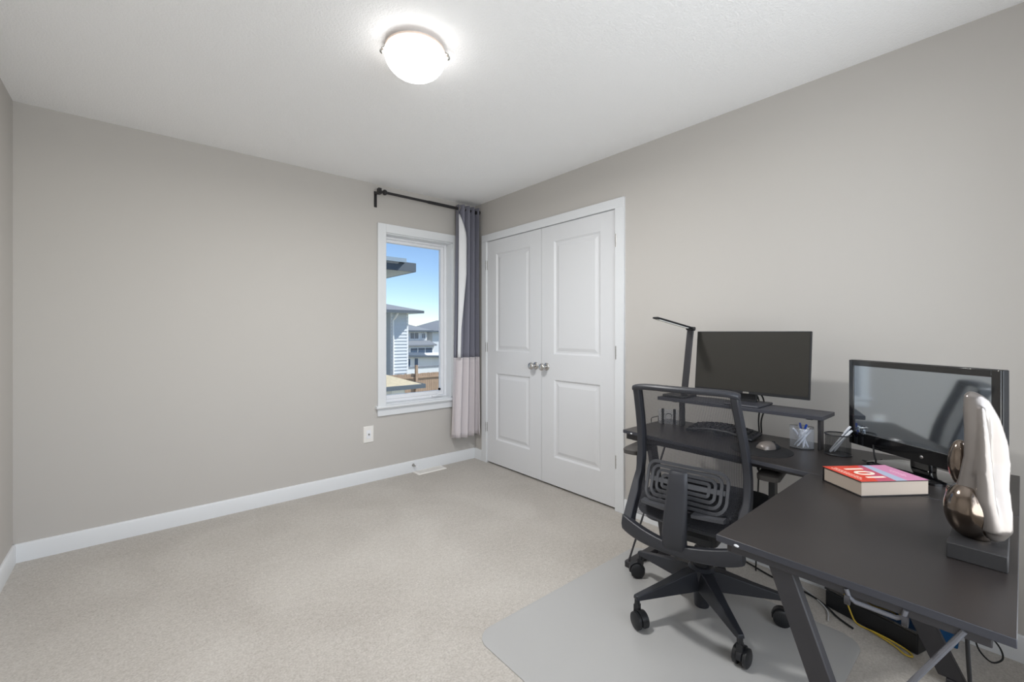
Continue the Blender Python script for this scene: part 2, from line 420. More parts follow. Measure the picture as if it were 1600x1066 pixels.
# unseen window added behind the viewpoint to hold the fill light
w2 = thing('added_window', 'wide white window added behind the viewpoint to hold the fill light', 'window', (-1.55, D, RZ0_), kind='structure')
for xa, xb, za, zb2 in ((RX0-cs, RX0+0.004, RZ0_-0.02, RZ1_+cs), (RX1-0.004, RX1+cs, RZ0_-0.02, RZ1_+cs), (RX0+0.004, RX1-0.004, RZ1_-0.004, RZ1_+cs), (RX0+0.004, RX1-0.004, RZ0_-0.07, RZ0_+0.004)):
    MB().box(xa, xb, D, D+0.018, za, zb2).build('casing', 'trim_paint', w2, world=True, bevel=0.003)  # casing of the added window
for xa in (RX0, (RX0+RX1)/2):
    sw = frame_rect(MB(), xa, xa+(RX1-RX0)/2, RZ0_, RZ1_, D-0.13, D-0.09, 0.05, 0.05, 0.05, 0.05).build('sash', 'vinyl', w2, world=True, bevel=0.003)  # sash of the added window
    MB().box(xa+0.04, xa+(RX1-RX0)/2-0.04, D-0.112, D-0.108, RZ0_+0.04, RZ1_-0.04).build('pane', 'window_glass', sw, world=True)  # pane of the added window

# ------------------------------------------------------------------ curtain rod and curtain
RZ, RY = 2.357, -0.085
t = thing('curtain_rod', 'thin black metal curtain rod mounted above the window', 'curtain rod', (-0.55, RY, RZ))
mb = MB(); mb.cyl((-0.96, RY, RZ), (-0.55, RY, RZ), 0.011, n=14); mb.cyl((-0.56, RY, RZ), (-0.03, RY, RZ), 0.0135, n=14); mb.build('rod', 'rod_black', t, world=True)
mb = MB(); mb.lathe([(0, -0.026), (0.011, -0.024), (0.011, -0.014), (0.019, -0.008), (0.023, 0.0), (0.022, 0.010), (0.015, 0.020), (0.011, 0.024), (0, 0.024)], 18, (-0.965, RY, RZ), 'X'); mb.build('finial', 'rod_black', t, world=True)
mb = MB(); mb.lathe([(0, -0.012), (0.020, -0.012), (0.022, 0.0), (0.020, 0.012), (0, 0.012)], 18, (-0.022, RY, RZ), 'X'); mb.build('finial', 'rod_black', t, world=True)
for bx in (-1.005, -0.045):
    mb = MB(); mb.box(bx-0.012, bx+0.012, -0.004, 0, RZ-0.11, RZ+0.02); mb.box(bx-0.010, bx+0.010, RY-0.02, -0.003, RZ-0.006, RZ+0.006) ; mb.box(bx-0.010, bx+0.010, RY-0.020, RY+0.020, RZ-0.022, RZ-0.004)
    if bx < -0.5: mb.cyl((bx, RY, RZ), (-0.955, RY, RZ), 0.009, n=10); mb.box(bx-0.016, bx+0.010, RY-0.018, RY+0.018, RZ-0.018, RZ+0.024)
    mb.build('bracket', 'rod_black', t, world=True)

ct = thing('curtain', 'grey and off-white grommet curtain gathered at the window corner', 'curtain', (-0.16, RY, 0.24))
NP = 60; ZB, ZS, ZT = 0.245, 0.985, 2.392
def curtain_pt(s, z):
    # s in 0..1 along the cloth
    k = (ZT-z)/(ZT-ZB)
    x0 = -0.262 - 0.055*k**1.5; x1 = -0.035 + 0.01*k
    x = x0 + (x1-x0)*s + 0.014*math.sin(s*2*PI*4.5+1.2)*(0.4+0.6*k)
    amp = 0.046*(1-0.15*k)
    y = RY + amp*math.sin(s*2*PI*4.0-0.5) + 0.008*math.sin(s*31+z*1.7)*k
    return Vector((x, y, z + (0.006*math.sin(s*9) if z < 0.3 else 0)))
def curtain_piece(name, s0, s1, z0, z1, mt, nz, th=0.0016):
    rows = [[curtain_pt(s0+(s1-s0)*i/NP, z0+(z1-z0)*jn/nz) for i in range(NP+1)] for jn in range(nz+1)]
    o = MB().sheet(rows).build(name, mt, ct, world=True, angle=80)
    so = o.modifiers.new('thick', 'SOLIDIFY'); so.thickness = th; so.offset = 0
    return o
curtain_piece('upper_panel', 0.0, 1, ZS, ZT, 'curtain_grey', 24)['label'] = 'grey upper curtain fabric'
curtain_piece('lower_band', 0.0, 1, ZB, ZS, 'curtain_white', 16)['label'] = 'off-white lower curtain band'
# pale lining on the window side, turned outwards at the leading edge
rows = []
for jn in range(25):
    z = ZS+0.004 + (2.30-ZS-0.004)*jn/24
    base = curtain_pt(0.0, z); tw = math.sin(min(1, max(0, (2.32-z)/0.25))*PI/2); nr = 1 - 0.55*max(0, min(1, (1.75-z)/0.5))
    rows.append([base + Vector((-0.022*tw + u*(0.085*tw+0.006)*nr, -0.050*tw + 0.03*(u-0.35)**2 - 0.010*math.sin(u*6+z*2)*tw, 0)) for u in [q/10 for q in range(11)]])
o = MB().sheet(rows).build('lining', 'curtain_lining', ct, world=True, angle=80, label='pale turned-out lining edge'); o.modifiers.new('thick', 'SOLIDIFY').thickness = 0.0015
for s_ in (0.06, 0.3, 0.55, 0.8):
    p = curtain_pt(s_, RZ)
    mb = MB(); ring = [(p.x, RY+0.024*math.cos(a), RZ+0.024*math.sin(a)) for a in [2*PI*i/20 for i in range(20)]]; mb.tube(ring, 0.0055, 8, closed=True)
    mb.build('grommet', 'brushed_nickel', ct, world=True)

# ------------------------------------------------------------------ ceiling light
LX, LY = -1.588, -1.778
cl = thing('ceiling_light', 'lit round frosted glass ceiling light with metal clips', 'ceiling light', (LX, LY, H))
MB().lathe([(0, 0), (0.098, 0), (0.100, -0.006), (0.096, -0.022), (0.05, -0.026), (0, -0.026)], 40).build('pan', 'trim_paint', cl)
prof = []
for i in range(13):
    a = PI/2*i/12; prof.append((0.128*math.cos(a)**0.85 if i < 12 else 0, -0.038-0.096*math.sin(a)))
inner = [(max(r-0.004, 0), z+0.004) for r, z in prof[::-1]]
MB().lathe([(0.124, -0.034)] + prof, 48).build('glass_shade', 'lamp_glass', cl, angle=60)
MB().lathe([(0.098, -0.012), (0.118, -0.014), (0.126, -0.020), (0.126, -0.027), (0.120, -0.031), (0.098, -0.024)], 48).build('rim', 'lamp_rim', cl, angle=60)
ld = bpy.data.lights.new('ceiling_light_bulb', 'AREA'); ld.shape = 'DISK'; ld.size = 0.16; ld.energy = 27; ld.color = LCOL
lo = bpy.data.objects.new('ceiling_light_bulb', ld); C.objects.link(lo); lo.parent = cl; lo.location = (0, 0, -0.138)
for dx, dy in ((-0.130, 0.070), (0.125, -0.082), (0.052, 0.139)):
    L = math.hypot(dx, dy); ux, uy = dx/L, dy/L
    mb = MB(); mb.tube([(ux*0.085, uy*0.085, -0.018), (ux*0.120, uy*0.120, -0.018), (ux*0.137, uy*0.137, -0.026), (ux*0.137, uy*0.137, -0.046)], 0.005, 8)
    mb.ell((ux*0.138, uy*0.138, -0.040), (0.009, 0.009, 0.010), 12, 8)
    mb.build('clip', 'brushed_nickel', cl)

# ------------------------------------------------------------------ outlet, vent, door stop
t = thing('wall_plate', 'white cable wall plate below the window left end', 'wall plate', (-1.064, 0, 0.388))
mb = MB(); mb.loft([[(x*k, y, z*k2) for x, z in ((-0.042,-0.066),(0.042,-0.066),(0.042,0.066),(-0.042,0.066))] for y, k, k2 in ((0,1,1),(-0.004,1,1),(-0.008,0.93,0.955))]); mb.build('plate', 'vent_white', t)
mb = MB(); mb.box(-0.018, 0.018, -0.0105, -0.007, -0.034, 0.034); mb.build('insert', 'vinyl', t, bevel=0.001)
mb = MB(); mb.cyl((0, -0.010, 0), (0, -0.020, 0), 0.0055, n=12); mb.cyl((0, -0.010, 0), (0, -0.012, 0), 0.008, n=6); mb.build('jack', 'brushed_nickel', t)

t = thing('floor_vent', 'white slotted metal floor register beside the window wall', 'floor vent', (-0.532, -0.066, 0.0))
VH = (0.140, 0.052)
mb = MB()
outer = [(-VH[0], -VH[1]), (VH[0], -VH[1]), (VH[0], VH[1]), (-VH[0], VH[1])]
def ringxy(k, z): return [(x-math.copysign(k, x), y-math.copysign(k, y), z) for x, y in outer]
mb.loft([ringxy(0, 0.0), ringxy(0.003, 0.006), ringxy(0.018, 0.007), ringxy(0.018, 0.002)], caps=False); mb.build('rim', 'vent_white', t)
MB().box(-VH[0]+0.017, VH[0]-0.017, -VH[1]+0.017, VH[1]-0.017, 0.0005, 0.002).build('grille_recess', 'slot_dark', t)
bar = None
for i in range(25):
    x = -VH[0]+0.022 + i*(2*VH[0]-0.044)/24
    o = MB().box(-0.0028, 0.0028, -VH[1]+0.017, VH[1]-0.017, 0.0018, 0.006).build('slat', 'vent_white', t) if bar is None else bar.copy()
    if bar is None: bar = o
    else: C.objects.link(o)
    o.location = (x, 0, 0)
MB().box(-VH[0]+0.017, VH[0]-0.017, -0.003, 0.003, 0.004, 0.0065).build('crossbar', 'vent_white', t)

t = thing('door_stop', 'small spring door stop screwed into the baseboard', 'door stop', (-0.668, -bt, 0.062))
mb = MB(); mb.lathe([(0, 0), (0.013, 0), (0.011, -0.006), (0.007, -0.009), (0, -0.009)], 16, axis='Y'); mb.build('base', 'brushed_nickel', t)
mb = MB(); pth = [(0.0042*math.cos(a), -0.009-0.045*a/(2*PI*9), 0.0042*math.sin(a)) for a in [2*PI*9*i/108 for i in range(109)]]; mb.tube(pth, 0.0016, 6); mb.build('spring', 'brushed_nickel', t)
mb = MB(); mb.lathe([(0, -0.053), (0.0065, -0.053), (0.008, -0.058), (0.007, -0.066), (0, -0.067)], 14, axis='Y'); mb.build('tip', 'vinyl', t)

# ------------------------------------------------------------------ desk
DT = 0.74
dk = thing('desk', 'black L-shaped computer desk with slanted metal legs', 'desk', (-0.7, -3.0, 0))
th = 0.016
far_poly = [(-0.672, -2.182), (-0.252, -2.182), (-0.252, -3.456), (-0.745, -3.456), (-0.745, -2.985)]
near_poly = [(-1.443, -2.988), (-0.747, -2.988), (-0.747, -3.456), (-1.443, -3.456)]
def top(poly, name, lab):
    mb = MB().prism(poly, DT-th, DT); 
    for i, f in enumerate(mb.f): mb.m[i] = 0 if i == 1 else 1
    return mb.build(name, ['desk_top', 'desk_edge'], dk, world=True, bevel=0.0015, label=lab)
top(far_poly, 'tabletop', 'wing along the wall'); top(near_poly, 'tabletop', 'wing reaching into the room')
def bar_between(p0, p1, wd, tk, flat):
    """flat bar from p0 to p1, wd measured in the frame plane, tk along 'flat' axis"""
    p0 = Vector(p0); p1 = Vector(p1); ax = (p1-p0).normalized(); n = Vector(flat).normalized(); s_ = ax.cross(n).normalized()
    rings = [[p + s_*a*wd/2 + n*b_*tk/2 for a, b_ in ((-1,-1),(1,-1),(1,1),(-1,1))] for p in (p0, p1)]
    return MB().loft(rings)
def slanted(pt, pb, wd, tk, flat, horiz):
    """leg whose ends are cut level: horizontal width wd along 'horiz'"""
    pt = Vector(pt); pb = Vector(pb); h = Vector(horiz); n = Vector(flat)
    return MB().loft([[p + h*a*wd/2 + n*b_*tk/2 for a, b_ in ((-1,-1),(1,-1),(1,1),(-1,1))] for p in (pb, pt)])
ub = DT-th
# near end frame (plane x = -1.41)
xn = -1.412
slanted((xn, -3.112, ub-0.002), (xn, -3.362, 0.03), 0.048, 0.026, (1,0,0), (0,1,0)).build('leg', 'desk_steel', dk, world=True, bevel=0.003)
MB().box(xn-0.02, xn+0.02, -3.44, -3.075, 0, 0.03).build('foot_bar', 'desk_steel', dk, world=True, bevel=0.003)
MB().cyl((xn-0.024, -3.398, ub-0.004), (xn-0.024, -3.085, 0.12), 0.0046, n=10).build('brace_rod', 'rod_grey', dk, world=True)
MB().box(xn-0.024, xn+0.02, -3.43, -3.02, ub-0.017, ub).build('top_rail', 'desk_steel', dk, world=True, bevel=0.002)
# far end frame (plane y = -2.14)
yf = -2.205
slanted((-0.475, yf, ub-0.002), (-0.300, yf, 0.03), 0.06, 0.026, (0,1,0), (1,0,0)).build('leg', 'desk_steel', dk, world=True, bevel=0.003)
MB().box(-0.57, -0.10, -2.160, -2.120, 0.004, 0.036).build('foot_bar', 'desk_steel', dk, world=True, bevel=0.003)
MB().box(-0.32, -0.28, -2.22, -2.13, 0.004, 0.036).build('foot_bar', 'desk_steel', dk, world=True, bevel=0.003)
MB().cyl((-0.56, -2.137, 0.03), (-0.215, -2.19, ub-0.004), 0.005, n=10).build('brace_rod', 'desk_steel', dk, world=True)
MB().box(-0.655, -0.27, -2.225, -2.19, ub-0.03, ub).build('top_rail', 'desk_steel', dk, world=True, bevel=0.002)
# long rails under the tops
MB().box(-0.66, -0.63, -2.96, -2.225, ub-0.03, ub).build('apron_rail', 'desk_steel', dk, world=True, bevel=0.002)
MB().box(-0.30, -0.27, -3.40, -2.225, ub-0.03, ub).build('apron_rail', 'desk_steel', dk, world=True, bevel=0.002)
MB().box(xn, -0.30, -3.030, -3.000, ub-0.03, ub).build('apron_rail', 'desk_steel', dk, world=True, bevel=0.002)
# corner frame
xc = -0.36
slanted((xc, -2.985, ub-0.002), (xc, -3.305, 0.03), 0.07, 0.026, (1,0,0), (0,1,0)).build('leg', 'desk_steel', dk, world=True, bevel=0.003)
MB().box(xc-0.018, xc+0.018, -3.44, -3.29, 0, 0.03).build('foot_bar', 'desk_steel', dk, world=True, bevel=0.003)
MB().box(xc-0.018, xc+0.018, -3.40, -2.99, ub-0.03, ub).build('top_rail', 'desk_steel', dk, world=True, bevel=0.002)
# metal handle shaped hook under the near edge
mb = MB(); hx, hz = -1.437, ub-0.018
mb.tube([(hx, -3.238, hz+0.014), (hx, -3.242, hz), (hx, -3.252, hz-0.006), (hx, -3.312, hz-0.006), (hx, -3.322, hz), (hx, -3.325, hz+0.014)], 0.0042, 10)
mb.build('cable_hook', 'rod_grey', dk, world=True, label='small metal pull under the desk edge')
for yy in (-3.240, -3.324):
    mb = MB(); mb.lathe([(0.004, -0.004), (0.010, -0.004), (0.010, 0.004), (0.004, 0.004)], 14, (hx, yy, hz-0.006), 'Y'); mb.build('hook_collar', 'desk_steel', dk, world=True)
# white screw caps
for p in ((-1.4442, -3.035, ub+0.006), (-0.6795, -2.235, ub+0.006)):
    MB().ell(p, (0.0015, 0.006, 0.003), 10, 6).build('screw_cap', 'vinyl', dk, world=True)

# ------------------------------------------------------------------ monitor riser
RT = 0.882
t = thing('monitor_riser', 'black slim shelf riser standing on the desk under the flat monitor', 'shelf', (-0.33, -2.6, DT))
MB().box(-0.415, -0.245, -2.945, -2.215, RT-0.017, RT).build('shelf', 'desk_edge', t, world=True, bevel=0.002)
for yy in (-2.326, -2.925):
    MB().box(-0.385, -0.345, yy-0.006, yy+0.006, DT, RT-0.017).build('leg', 'desk_steel', t, world=True, bevel=0.001)
    MB().box(-0.375, -0.30, yy+0.025, yy+0.05, RT-0.026, RT-0.017).build('mount_nub', 'black_plastic', t, world=True, bevel=0.002)

# ------------------------------------------------------------------ monitor on the riser
m1 = thing('monitor', 'matte dark flat monitor standing on the riser shelf', 'monitor', (-0.31, -2.62, RT))
def tilt_pts(mb, piv, ang):   # rotate about the y axis through piv so the top leans to +x
    Mx = Matrix.Translation(piv) @ Matrix.Rotation(ang, 4, 'Y') @ Matrix.Translation(-Vector(piv))
    return mb.xf(Mx)
piv = Vector((-0.325, -2.62, 0.93)); ta = math.radians(6)
Y0, Y1, Z0, Z1 = -2.875, -2.372, 0.93, 1.225
mb = MB(); mb.box(-0.325, -0.312, Y0, Y1, Z0, Z1); mb.loft([[(-0.312, y, z) for y, z in ((Y0+0.03,Z0+0.03),(Y1-0.03,Z0+0.03),(Y1-0.03,Z1-0.03),(Y0+0.03,Z1-0.03))], [(-0.285, y, z) for y, z in ((Y0+0.08,Z0+0.05),(Y1-0.08,Z0+0.05),(Y1-0.08,Z1-0.09),(Y0+0.08,Z1-0.09))]])
tilt_pts(mb, piv, ta).build('housing', 'black_plastic', m1, world=True, bevel=0.0015)
mb = MB().box(-0.3262, -0.3245, Y0+0.005, Y1-0.005, Z0+0.013, Z1-0.005); tilt_pts(mb, piv, ta).build('screen', 'screen_matte', m1, world=True)
mb = MB().box(-0.3265, -0.3249, -2.632, -2.606, Z0+0.002, Z0+0.010); tilt_pts(mb, piv, ta).build('logo', 'brushed_nickel', m1, world=True, bevel=0.0005)
mb = MB(); mb.loft([[(x, y, z) for x, y in ((-0.300+k, -2.655), (-0.300+k, -2.580), (-0.282+k, -2.580), (-0.282+k, -2.655))] for z, k in ((RT+0.006, 0.0), (0.96, 0.008), (1.06, 0.016))]); mb.build('neck', 'black_plastic', m1, world=True, bevel=0.003)
mb = MB(); mb.loft([[(x, y, z) for x, y in ((-0.412+e, -2.705+e), (-0.412+e, -2.555-e), (-0.235, -2.555-e), (-0.235, -2.705+e))] for z, e in ((RT, 0.003), (RT+0.004, 0), (RT+0.009, 0.004))]); mb.build('base', 'desk_edge', m1, world=True)

# ------------------------------------------------------------------ desk lamp
t = thing('desk_lamp', 'slim black folding LED desk lamp at the far end of the riser', 'lamp', (-0.325, -2.30, RT))
mb = MB().prism(rrect(0.075, 0.062, 0.02, 5, -0.325, -2.290), RT, RT+0.012); mb.build('base', 'black_plastic', t, world=True, bevel=0.002)
a0 = Vector((-0.33, -2.318, RT+0.010)); a1 = Vector((-0.33, -2.353, 1.232))
bar_between(a0, a1, 0.034, 0.010, (1,0,0)).build('arm', 'desk_steel', t, world=True, bevel=0.003)
MB().cyl((-0.332, -2.376, 1.236), (-0.332, -2.334, 1.240), 0.010, n=14).build('hinge', 'black_plastic', t, world=True)
h0 = Vector((-0.330, -2.355, 1.240)); h1 = Vector((-0.580, -2.302, 1.290))
hd = bar_between(h0, h1, 0.034, 0.009, (h1-h0).cross(Vector((0.2,1,0))).normalized()).build('head', 'black_plastic', t, world=True, bevel=0.003)
dn = Vector((0, 0, -0.0058))
bar_between(h0.lerp(h1, 0.12)+dn, h0.lerp(h1, 0.92)+dn, 0.022, 0.003, (h1-h0).cross(Vector((0.2,1,0))).normalized()).build('led_strip', 'led_white', t, world=True)

# ------------------------------------------------------------------ glossy monitor in the desk corner
ga = math.atan2(-0.824, -0.566)       # direction along the screen, left to right as seen
m2 = thing('monitor', 'glossy black older monitor angled in the desk corner beside the book', 'monitor', (-0.488, -3.222, DT), ga - PI)
# local x: right-to-left seen from front is +x?  local frame: x axis = from near end to far end, y axis = away from viewer side
HW = 0.247; zb, zt = 0.044, 0.372
def m2x(mb): return mb
Fy = 0.0   # front plane local y; front faces +/-: resolved below
# world normal towards the viewer is (-0.824, 0.566); local axes after rotation rz: ex=(cos,sin)
rz2 = ga - PI
ex = Vector((math.cos(rz2), math.sin(rz2))); ey = Vector((-math.sin(rz2), math.cos(rz2)))
sg = 1 if ey.dot(Vector((-0.824, 0.566))) > 0 else -1     # +y local is towards viewer if sg = 1
def B2(x0, x1, d0, d1, z0, z1, mb=None):   # d measured towards the viewer
    mb = mb or MB(); a, b_ = sorted((sg*d0, sg*d1)); return mb.box(x0, x1, a, b_, z0, z1)
mb = B2(-HW, HW, -0.022, 0.0, zb, zt)
mb.loft([[(x, sg*-0.022, z) for x, z in ((-HW+0.02,zb+0.02),(HW-0.02,zb+0.02),(HW-0.02,zt-0.02),(-HW+0.02,zt-0.02))], [(x, sg*-0.055, z) for x, z in ((-HW+0.09,zb+0.06),(HW-0.09,zb+0.06),(HW-0.09,zt-0.08),(-HW+0.09,zt-0.08))]])
mb.build('housing', 'black_plastic', m2, bevel=0.003)
# bezel: ex points towards the far (left in view) end
far_b, near_b, tb, bb = 0.020, 0.024, 0.022, 0.050
mb = MB(); 
B2(HW-far_b, HW-0.001, 0, 0.006, zb+0.001, zt-0.001, mb); B2(-HW+0.001, -HW+near_b, 0, 0.006, zb+0.001, zt-0.001, mb)
B2(-HW+near_b, HW-far_b, 0, 0.006, zb+0.001, zb+bb, mb); B2(-HW+near_b, HW-far_b, 0, 0.006, zt-tb, zt-0.001, mb)
mb.build('bezel', 'gloss_black', m2, bevel=0.0015)
B2(-HW+near_b-0.001, HW-far_b+0.001, 0, 0.003, zb+bb-0.001, zt-tb+0.001).build('screen', 'screen_gloss_pale_reflection', m2)
mb = MB().ell((-0.03, sg*0.0065, zb+0.020), (0.006, 0.0015, 0.006), 12, 6); mb.build('power_button', 'chrome', m2)
mb = B2(-0.035, 0.035, -0.050, -0.022, 0.010, 0.16); mb.build('neck', 'gloss_black', m2, bevel=0.006)
mb = MB(); mb.loft([[(x, y - sg*0.015, z) for x, y in rrect(0.125-e, 0.085-e, 0.03)] for z, e in ((0, 0.0), (0.008, 0.0), (0.013, 0.012))]); mb.build('base', 'gloss_black', m2)

# ------------------------------------------------------------------ book
bA = Vector((-0.804, -3.042)); bB = Vector((-0.889, -3.157)); bC = Vector((-0.728, -3.298))
bx_ = (bA-bB).normalized(); by_ = Vector((bx_.y, -bx_.x))      # x: fore edge -> spine (away), y: tail -> head
ang = math.atan2(bx_.y, bx_.x)
bk = thing('book', 'thick hardcover book with red and pink cover numbered 101', 'book', (bB.x, bB.y, DT), ang)
# local: x 0..w (towards A), head direction is local -y
bw, bl, bt_ = 0.144, 0.216, 0.045
MB().box(0.003, bw-0.002, -bl+0.004, -0.003, 0.003, bt_-0.003).build('pages', 'paper', bk)
MB().box(0, bw, -bl, 0, 0, 0.003).build('back_board', 'cover_black', bk, bevel=0.0008)
MB().box(bw-0.003, bw+0.001, -bl, 0, 0, bt_).build('spine', 'cover_black', bk, bevel=0.001)
fb = MB().box(0, bw, -bl, 0, bt_-0.003, bt_).build('front_board', 'cover_black', bk, bevel=0.0008)
zc = bt_+0.0001
def strip(pts, m, nm, z=zc): return MB().prism(pts, z-0.0002, z+0.0003).build(nm, m, fb)
def cov(x, y): return (x*bw, -y*bl)
strip([cov(0.0,0.0), cov(0.0,0.24), cov(1,0.55), cov(1,0.0)][::-1], 'cover_red', 'cover_art')
strip([cov(0.0,0.24), cov(0.0,0.50), cov(1,0.62), cov(1,0.55)][::-1], 'cover_magenta', 'cover_art')
strip([cov(0.0,0.50), cov(0.0,0.66), cov(1,0.73), cov(1,0.62)][::-1], 'cover_blue', 'cover_art')
strip([cov(0.0,0.66), cov(0.0,0.97), cov(1,0.99), cov(1,0.73)][::-1], 'cover_pink', 'cover_art')
def text_mesh(body, size, name, m, parent, Mx, ext=0.0004):
    cu = bpy.data.curves.new('t', 'FONT'); cu.body = body; cu.size = size; cu.extrude = ext; cu.align_x = 'CENTER'; cu.align_y = 'CENTER'; cu.offset = size*0.012
    ob = bpy.data.objects.new('t', cu); C.objects.link(ob)
    dg = bpy.context.evaluated_depsgraph_get(); me = bpy.data.meshes.new_from_object(ob.evaluated_get(dg))
    bpy.data.objects.remove(ob); me.transform(Mx); me.materials.clear(); me.materials.append(M[m]); me.name = name
    o = bpy.data.objects.new(name, me); C.objects.link(o); o.parent = parent
    return o
# reads from the spine side to the fore edge, top of the letters towards the head (local -y)
Mx = Matrix.Translation((bw*0.50, -bl*0.335, zc+0.0006)) @ Matrix.Rotation(PI, 4, 'Z') @ Matrix.Diagonal((0.95, 1.0, 1, 1))
text_mesh('101', 0.082, 'title', 'print_cream', fb, Mx)
for row, (yy, a, b_, mt_) in enumerate(((0.075, 0.12, 0.90, 'print_cream'), (0.125, 0.20, 0.82, 'print_cream'), (0.80, 0.22, 0.60, 'print_pink'), (0.845, 0.30, 0.62, 'print_pink'))):
    mb = MB(); x = a
    while x < b_:
        L = random.uniform(0.03, 0.07); mb.box(x*bw, (x+L)*bw, -yy*bl-0.0016, -yy*bl+0.0016, zc, zc+0.0006); x += L+0.025
    mb.build('small_print', mt_, fb)

# ------------------------------------------------------------------ sculpture
sc = thing('sculpture', 'polished silver abstract draped figure on a black plinth', 'sculpture', (-1.1, -3.398, DT))
MB().box(-0.076, 0.075, -0.045, 0.043, 0, 0.033).build('plinth', 'stone_black', sc, bevel=0.002)
mb = MB()
def px(y, z): return y+3.398, z-DT
def blade(pts, n=14):
    """pts: (x, y_world, z_world, half_y, half_x, twist)"""
    rings = []
    for x, y, z, hy, hx_, tw in pts:
        yy, zz = px(y, z); ring = []
        for i in range(n):
            a = 2*PI*i/n; p = Vector((hx_*math.cos(a), hy*math.sin(a), 0)); p = Matrix.Rotation(tw, 3, 'Z') @ p
            ring.append((x+p.x, yy+p.y, zz))
        rings.append(ring)
    mb.loft(rings)
blade([(0.0, -3.389, 1.090, 0.006, 0.006, 0), (-0.004, -3.392, 1.082, 0.016, 0.012, 0.1), (-0.010, -3.396, 1.05, 0.021, 0.014, 0.2), (-0.014, -3.398, 1.00, 0.021, 0.014, 0.3),
       (-0.014, -3.397, 0.95, 0.021, 0.014, 0.35), (-0.008, -3.393, 0.90, 0.025, 0.016, 0.3), (0.0, -3.389, 0.86, 0.030, 0.024, 0.1)])
blade([(-0.002, -3.395, 1.086, 0.006, 0.006, 0), (-0.002, -3.402, 1.074, 0.014, 0.011, 0.25), (0.004, -3.411, 1.035, 0.021, 0.012, 0.35), (0.010, -3.418, 0.985, 0.026, 0.013, 0.4),
       (0.010, -3.421, 0.94, 0.027, 0.013, 0.4), (0.0, -3.420, 0.89, 0.026, 0.014, 0.35), (-0.010, -3.424, 0.84, 0.026, 0.016, 0.25), (-0.014, -3.427, 0.805, 0.023, 0.017, 0.1), (-0.014, -3.424, 0.785, 0.014, 0.012, 0), (-0.014, -3.423, 0.778, 0.005, 0.005, 0)])
blade([(-0.020, -3.404, 1.06, 0.005, 0.006, 0), (-0.024, -3.407, 1.0, 0.010, 0.010, 0), (-0.028, -3.409, 0.93, 0.013, 0.011, 0), (-0.030, -3.411, 0.86, 0.016, 0.012, 0), (-0.028, -3.419, 0.80, 0.016, 0.012, 0)])
def finish(nm, mt, lb):
    o = mb.build(nm, mt, sc, angle=180, label=lb)
    rm = o.modifiers.new('remesh', 'REMESH'); rm.mode = 'VOXEL'; rm.voxel_size = 0.0028; rm.use_smooth_shade = True
    sm = o.modifiers.new('smooth', 'SMOOTH'); sm.factor = 0.6; sm.iterations = 9
finish('veil', 'silver_sculpt', 'pale silver flowing veil')
mb = MB()
yy, zz = px(-3.384, 0.832); mb.ell((-0.005, yy, zz), (0.045, 0.040, 0.060), 20, 14)
yy, zz = px(-3.369, 0.925); mb.ell((0.030, yy, zz), (0.026, 0.021, 0.052), 16, 12)
blade([(0.030, -3.366, 0.87, 0.020, 0.024, 0), (0.02, -3.369, 0.80, 0.024, 0.03, 0)])
mb.cyl((0, 0, 0.03), (0, 0, 0.06), 0.02, 0.024, 16)
finish('body', 'bronze_sculpt', 'dark polished rounded body')

# ------------------------------------------------------------------ pen holders and pens
t = thing('acrylic_holder', 'clear six sided acrylic holder full of white pens', 'pen holder', (-0.388, -2.864, DT), 0.3)
hexr = 0.049
def hexp(r): return [(r*math.cos(PI/3*i), r*math.sin(PI/3*i)) for i in range(6)]
mb = MB(); mb.loft([[(x, y, z) for x, y in hexp(r)] for r, z in ((hexr, 0.004), (hexr, 0.084), (hexr-0.0025, 0.084), (hexr-0.0025, 0.006))], caps=False); mb.build('wall', 'acrylic', t, angle=20)
MB().prism(hexp(hexr), 0, 0.004).build('base_plate', 'black_plastic', t)
mb = MB(); mb.tube([(x, y, 0.0845) for x, y in hexp(hexr-0.001)], 0.0012, 6, closed=True); mb.build('rim', 'brushed_nickel', t)
def pen(name, p0, p1, body, cap, label, group):
    o = thing(name, label, 'pen', p0, 0, group); p0 = Vector(p0); p1 = Vector(p1); d = p1-p0; n_ = d.normalized(); L = d.length
    MB().tube([(0,0,0), n_*0.010, n_*(L*0.72)], [0.0012, 0.0034, 0.0036], 10).build('barrel', body, o)
    MB().tube([n_*(L*0.72), n_*(L*0.74), n_*L], [0.0037, 0.0042, 0.0038], 10).build('cap', cap, o)
    q = n_.orthogonal().normalized()*0.0052
    MB().tube([n_*(L*0.95)+q*0.8, n_*(L*0.93)+q*1.1, n_*(L*0.72)+q], 0.0013, 6).build('clip', cap, o)
    return o
hc = Vector((-0.388, -2.864, DT+0.0055))
g1 = 'white pens in the acrylic holder'
for i in range(7):
    a = i*0.9; p0 = hc + Vector((0.026*math.cos(a), 0.026*math.sin(a), 0)); p1 = hc + Vector((0.034*math.cos(a+2.4), 0.034*math.sin(a+2.4), 0.072+0.004*(i % 3)))
    pen('pen', p0, p1, 'pen_white', 'pen_white', 'short white pen standing inside the clear acrylic holder', g1)
for i, (a, b_) in enumerate(((0.012, 0.010), (-0.008, -0.020))):
    p0 = hc + Vector((0.0, -0.01+0.02*i, 0)); p1 = hc + Vector((a, b_, 0.094))
    pen('pen', p0, p1, 'pen_white', 'pen_blue', 'pen with a blue cap poking out of the acrylic holder', 'blue capped pens in the acrylic holder')

